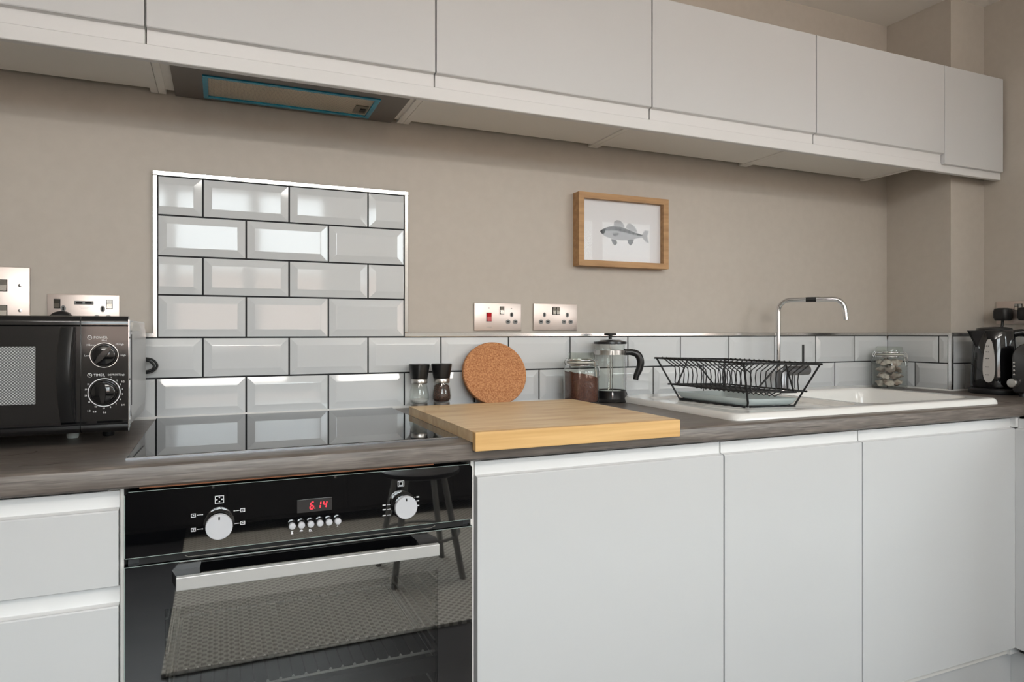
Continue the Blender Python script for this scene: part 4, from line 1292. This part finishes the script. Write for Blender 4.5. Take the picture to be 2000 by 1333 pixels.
g.v = [KP(sa_, .050, -.028, .2125), KP(sa_, .050, .028, .2125), KP(sa_, .088, .006, .2125), KP(sa_, .088, -.006, .2125),
       KP(sa_, .055, -.022, .150), KP(sa_, .055, .022, .150), KP(sa_, .062, .004, .160), KP(sa_, .062, -.004, .160)]
g.f = [(0, 1, 2, 3), (4, 7, 6, 5), (0, 3, 7, 4), (1, 5, 6, 2), (2, 6, 7, 3), (0, 4, 5, 1)]
g.build('spout', M_BGLOSS, kt)
ga = va - .22
g = G()
NP = 28
outl = []
for k in range(NP):
    t = 2 * PI * k / NP
    zz = .112 + .072 * math.sin(t)
    w = (.0165 - .0045 * math.sin(t)) * (1 if math.cos(t) > 0 else -1) * abs(math.cos(t)) ** .75
    outl.append((w, zz))
def RK(zz): return .0684 - (zz - .028) * .0545 + .0005
for lift in (-.003, .0022):
    for w, zz in outl:
        rr = RK(zz)
        an = ga + w / rr
        g.v.append((kx + math.cos(an) * (rr + lift), ky + math.sin(an) * (rr + lift), z + zz))
g.f.append(tuple(range(NP, 2 * NP)))
for k in range(NP):
    g.f.append((k, (k + 1) % NP, NP + (k + 1) % NP, NP + k))
wg = g.build('water_gauge', M_WINDOWG, kt, smooth=40)
wg['label'] = 'pale oval water level window'
g = G()
for zz in (.160, .140, .118, .090, .064):
    rr = RK(zz) + .0026
    for s in range(2):
        a0, a1 = ga - .05 - s * .09, ga + .01 - s * .09
        g.add([(kx + math.cos(a) * rr, ky + math.sin(a) * rr, z + q) for a, q in ((a0, zz), (a1, zz), (a1, zz + .0022), (a0, zz + .0022))], [(0, 1, 2, 3)])
g.build('gauge_marks', M_HOLE, wg)
hA = va + 1.90
pts = bez([KP(hA, .050, 0, .200), KP(hA, .085, 0, .205), KP(hA, .110, 0, .180), KP(hA, .113, 0, .120), KP(hA, .095, 0, .070), KP(hA, .064, 0, .062)], 24)
G().tube(pts, .012, 12, flat=.8).build('handle', M_BSATIN, kt, smooth=60)

ts = thing('toaster', 'dark grey toaster with silver knob cut off at the right edge', 'toaster', (2.48, -.54, ZC))
tx0, tx1, ty0, ty1, tz0, tz1 = 2.368, 2.580, -.650, -.460, ZC + .012, 1.052
sec = []
for y_, z_ in arc(ty1 - .045, tz1 - .045, .045, 0, PI / 2, 6): sec.append((y_, z_))
for y_, z_ in arc(ty0 + .045, tz1 - .045, .045, PI / 2, PI, 6): sec.append((y_, z_))
for y_, z_ in arc(ty0 + .010, tz0 + .010, .010, PI, 1.5 * PI, 3): sec.append((y_, z_))
for y_, z_ in arc(ty1 - .010, tz0 + .010, .010, 1.5 * PI, 2 * PI, 3): sec.append((y_, z_))
cyc = ((ty0 + ty1) / 2, (tz0 + tz1) / 2)
g = G()
n = len(sec)
rings = [(tx0, .90), (tx0 + .004, .955), (tx0 + .014, 1.0), (tx1 - .014, 1.0), (tx1 - .004, .955), (tx1, .90)]
for xx, s in rings:
    g.v += [(xx, cyc[0] + (p[0] - cyc[0]) * s, cyc[1] + (p[1] - cyc[1]) * s) for p in sec]
for i in range(len(rings) - 1):
    for k in range(n):
        g.f.append((i * n + k, i * n + (k + 1) % n, (i + 1) * n + (k + 1) % n, (i + 1) * n + k))
g.f.append(tuple(range(n))[::-1]); g.f.append(tuple((len(rings) - 1) * n + k for k in range(n)))
tb = g.build('shell', mat('anthracite_shell', (62, 62, 63), .22, ior=1.6), ts, smooth=40)
G().box(tx0 + .03, -.578, tz1 - .004, tx1 - .03, -.556, tz1 + .0006).build('bread_slot', M_HOLE, tb)
G().box(tx0 + .03, -.534, tz1 - .004, tx1 - .03, -.512, tz1 + .0006).build('bread_slot', M_HOLE, tb)
G().box(tx0 - .0008, -.560, .930, tx0 + .003, -.520, 1.030).build('lever_slot', M_HOLE, tb)
G().box(tx0 - .024, -.566, 1.008, tx0 - .001, -.514, 1.018, bev=.003).build('lever', M_CHROME, ts, smooth=30)
G().lathe([(.0150, 0), (.0150, -.014), (.0130, -.0165), (0, -.017)], (tx0 - .001, -.474, .925), 'x', 24).build('dial', M_STEEL, ts, smooth=40)
for zz in (.952, .965, .978, .990):
    G().lathe([(.0032, 0), (.0030, -.0025), (0, -.0032)], (tx0 - .0005, -.474, zz), 'x', 12).build('button', M_CHROME, ts, smooth=50)
for x in (2.40, 2.55):
    for y in (-.61, -.48):
        G().lathe([(.010, 0), (.010, .0135)], (x, y, ZC + .0002), 'z', 14).build('foot', M_BLACK, ts)

# ================================================================== things behind the camera that the glossy surfaces mirror
sf = thing('sideboard', 'long low dark sideboard under the window, mirrored in the oven glass', 'sideboard', (.4, -3.42, .012))
G().box(-1.20, -3.575, .07, 1.95, -3.28, .52, bev=.004).build('body', M_SEATD, sf)
for i in range(5):
    x = -1.18 + i * .626
    d = G().box(x, -3.296, .09, x + .610, -3.278, .50, bev=.003).build('door', M_SEATD, sf)
    G().box(x + .555, -3.276, .27, x + .565, -3.270, .33).build('handle', M_STEEL, d)
for x in (-1.10, 1.85):
    for y in (-3.52, -3.33):
        G().lathe([(.022, 0), (.026, .0585)], (x, y, .0125 if x > 0 else .0005), 'z', 12).build('foot', M_BLACK, sf)
bb = thing('brick_building', 'red brick building across the street, mirrored in tiles and sockets', 'building', (2.0, -20, -6))
M_BRICKF = noise_mat('red_brick_facade', (190, 164, 152), (212, 188, 176), scale=(1, 1, 3), nscale=4, rough=.9)
G().box(-26, -26, -6, 30, -20, 2.85).build('facade', M_BRICKF, bb)
G().box(-26.2, -26, 2.85, 30.2, -19.8, 3.05).build('parapet', M_OFFWHITE, bb)
M_WINB = mat('dark_window_glass', (70, 76, 84), .1)
wf0 = None
for row in (-4.6, -1.4):
    for i in range(14):
        x = -24 + i * 3.9
        if wf0 is None:
            wf0 = G().box(-.75, -.06, -.95, .75, .04, .95).build('window', M_FRAME, bb, local=True)
            wp0 = G().box(-.66, .04, -.86, .66, .05, .86).build('pane', M_WINB, wf0, local=True)
            w = wf0
        else:
            w = wf0.copy(); COL.objects.link(w); w.parent = bb
            p = wp0.copy(); COL.objects.link(p); p.parent = w
        w.location = (x - 2.0, .02, row + 6 + 1.3)

for lx, lab in ((-.15, 'guessed white linear pendant lamp at the rear, glinting in the hob tile bevels'), (1.35, 'second guessed white linear pendant lamp, nearer the sink end')):
    cl = thing('pendant_lamp', lab, 'ceiling light', (lx, -2.55, 2.02))  # unseen lamps guessed from tile glints, hung low to brighten ceiling and uppers
    G().lathe([(.042, -.60), (.042, .60)], (lx, -2.55, 2.05), 'x', 24).build('diffuser', M_LAMP, cl, smooth=50)
    for x in (-.60, .60):
        e = G().lathe([(0, -.008), (.044, -.008), (.044, .008), (0, .008)], (lx + x, -2.55, 2.05), 'x', 24, cap=False).build('end_cap', M_FRAME, cl, smooth=40)
        G().tube([(lx + x * .8, -2.55, 2.088), (lx + x * .8, -2.55, CEIL)], .002, 6).build('cable', M_FRAME, cl)

# ================================================================== stool seen in the oven glass
st = thing('bar_stool', 'grey metal stool with round dark seat, mirrored in the oven glass', 'stool', (.86, -2.35, 0.0))
sx_, sy_ = .86, -2.35
G().lathe([(0, .455), (.165, .455), (.178, .462), (.178, .478), (.165, .488), (0, .490)], (sx_, sy_, 0), 'z', 40, cap=False).build('seat', M_SEATD, st, smooth=40)
for k in range(4):
    a = PI / 4 + k * PI / 2
    G().tube([(sx_ + .12 * math.cos(a), sy_ + .12 * math.sin(a), .455), (sx_ + .215 * math.cos(a), sy_ + .215 * math.sin(a), .0125)], .014, 10).build('leg', M_STOOL, st, smooth=60)
G().tube([(sx_ + .177 * math.cos(2 * PI * k / 32), sy_ + .177 * math.sin(2 * PI * k / 32), .19) for k in range(32)], .007, 8, closed=True).build('foot_ring', M_STOOL, st, smooth=60)
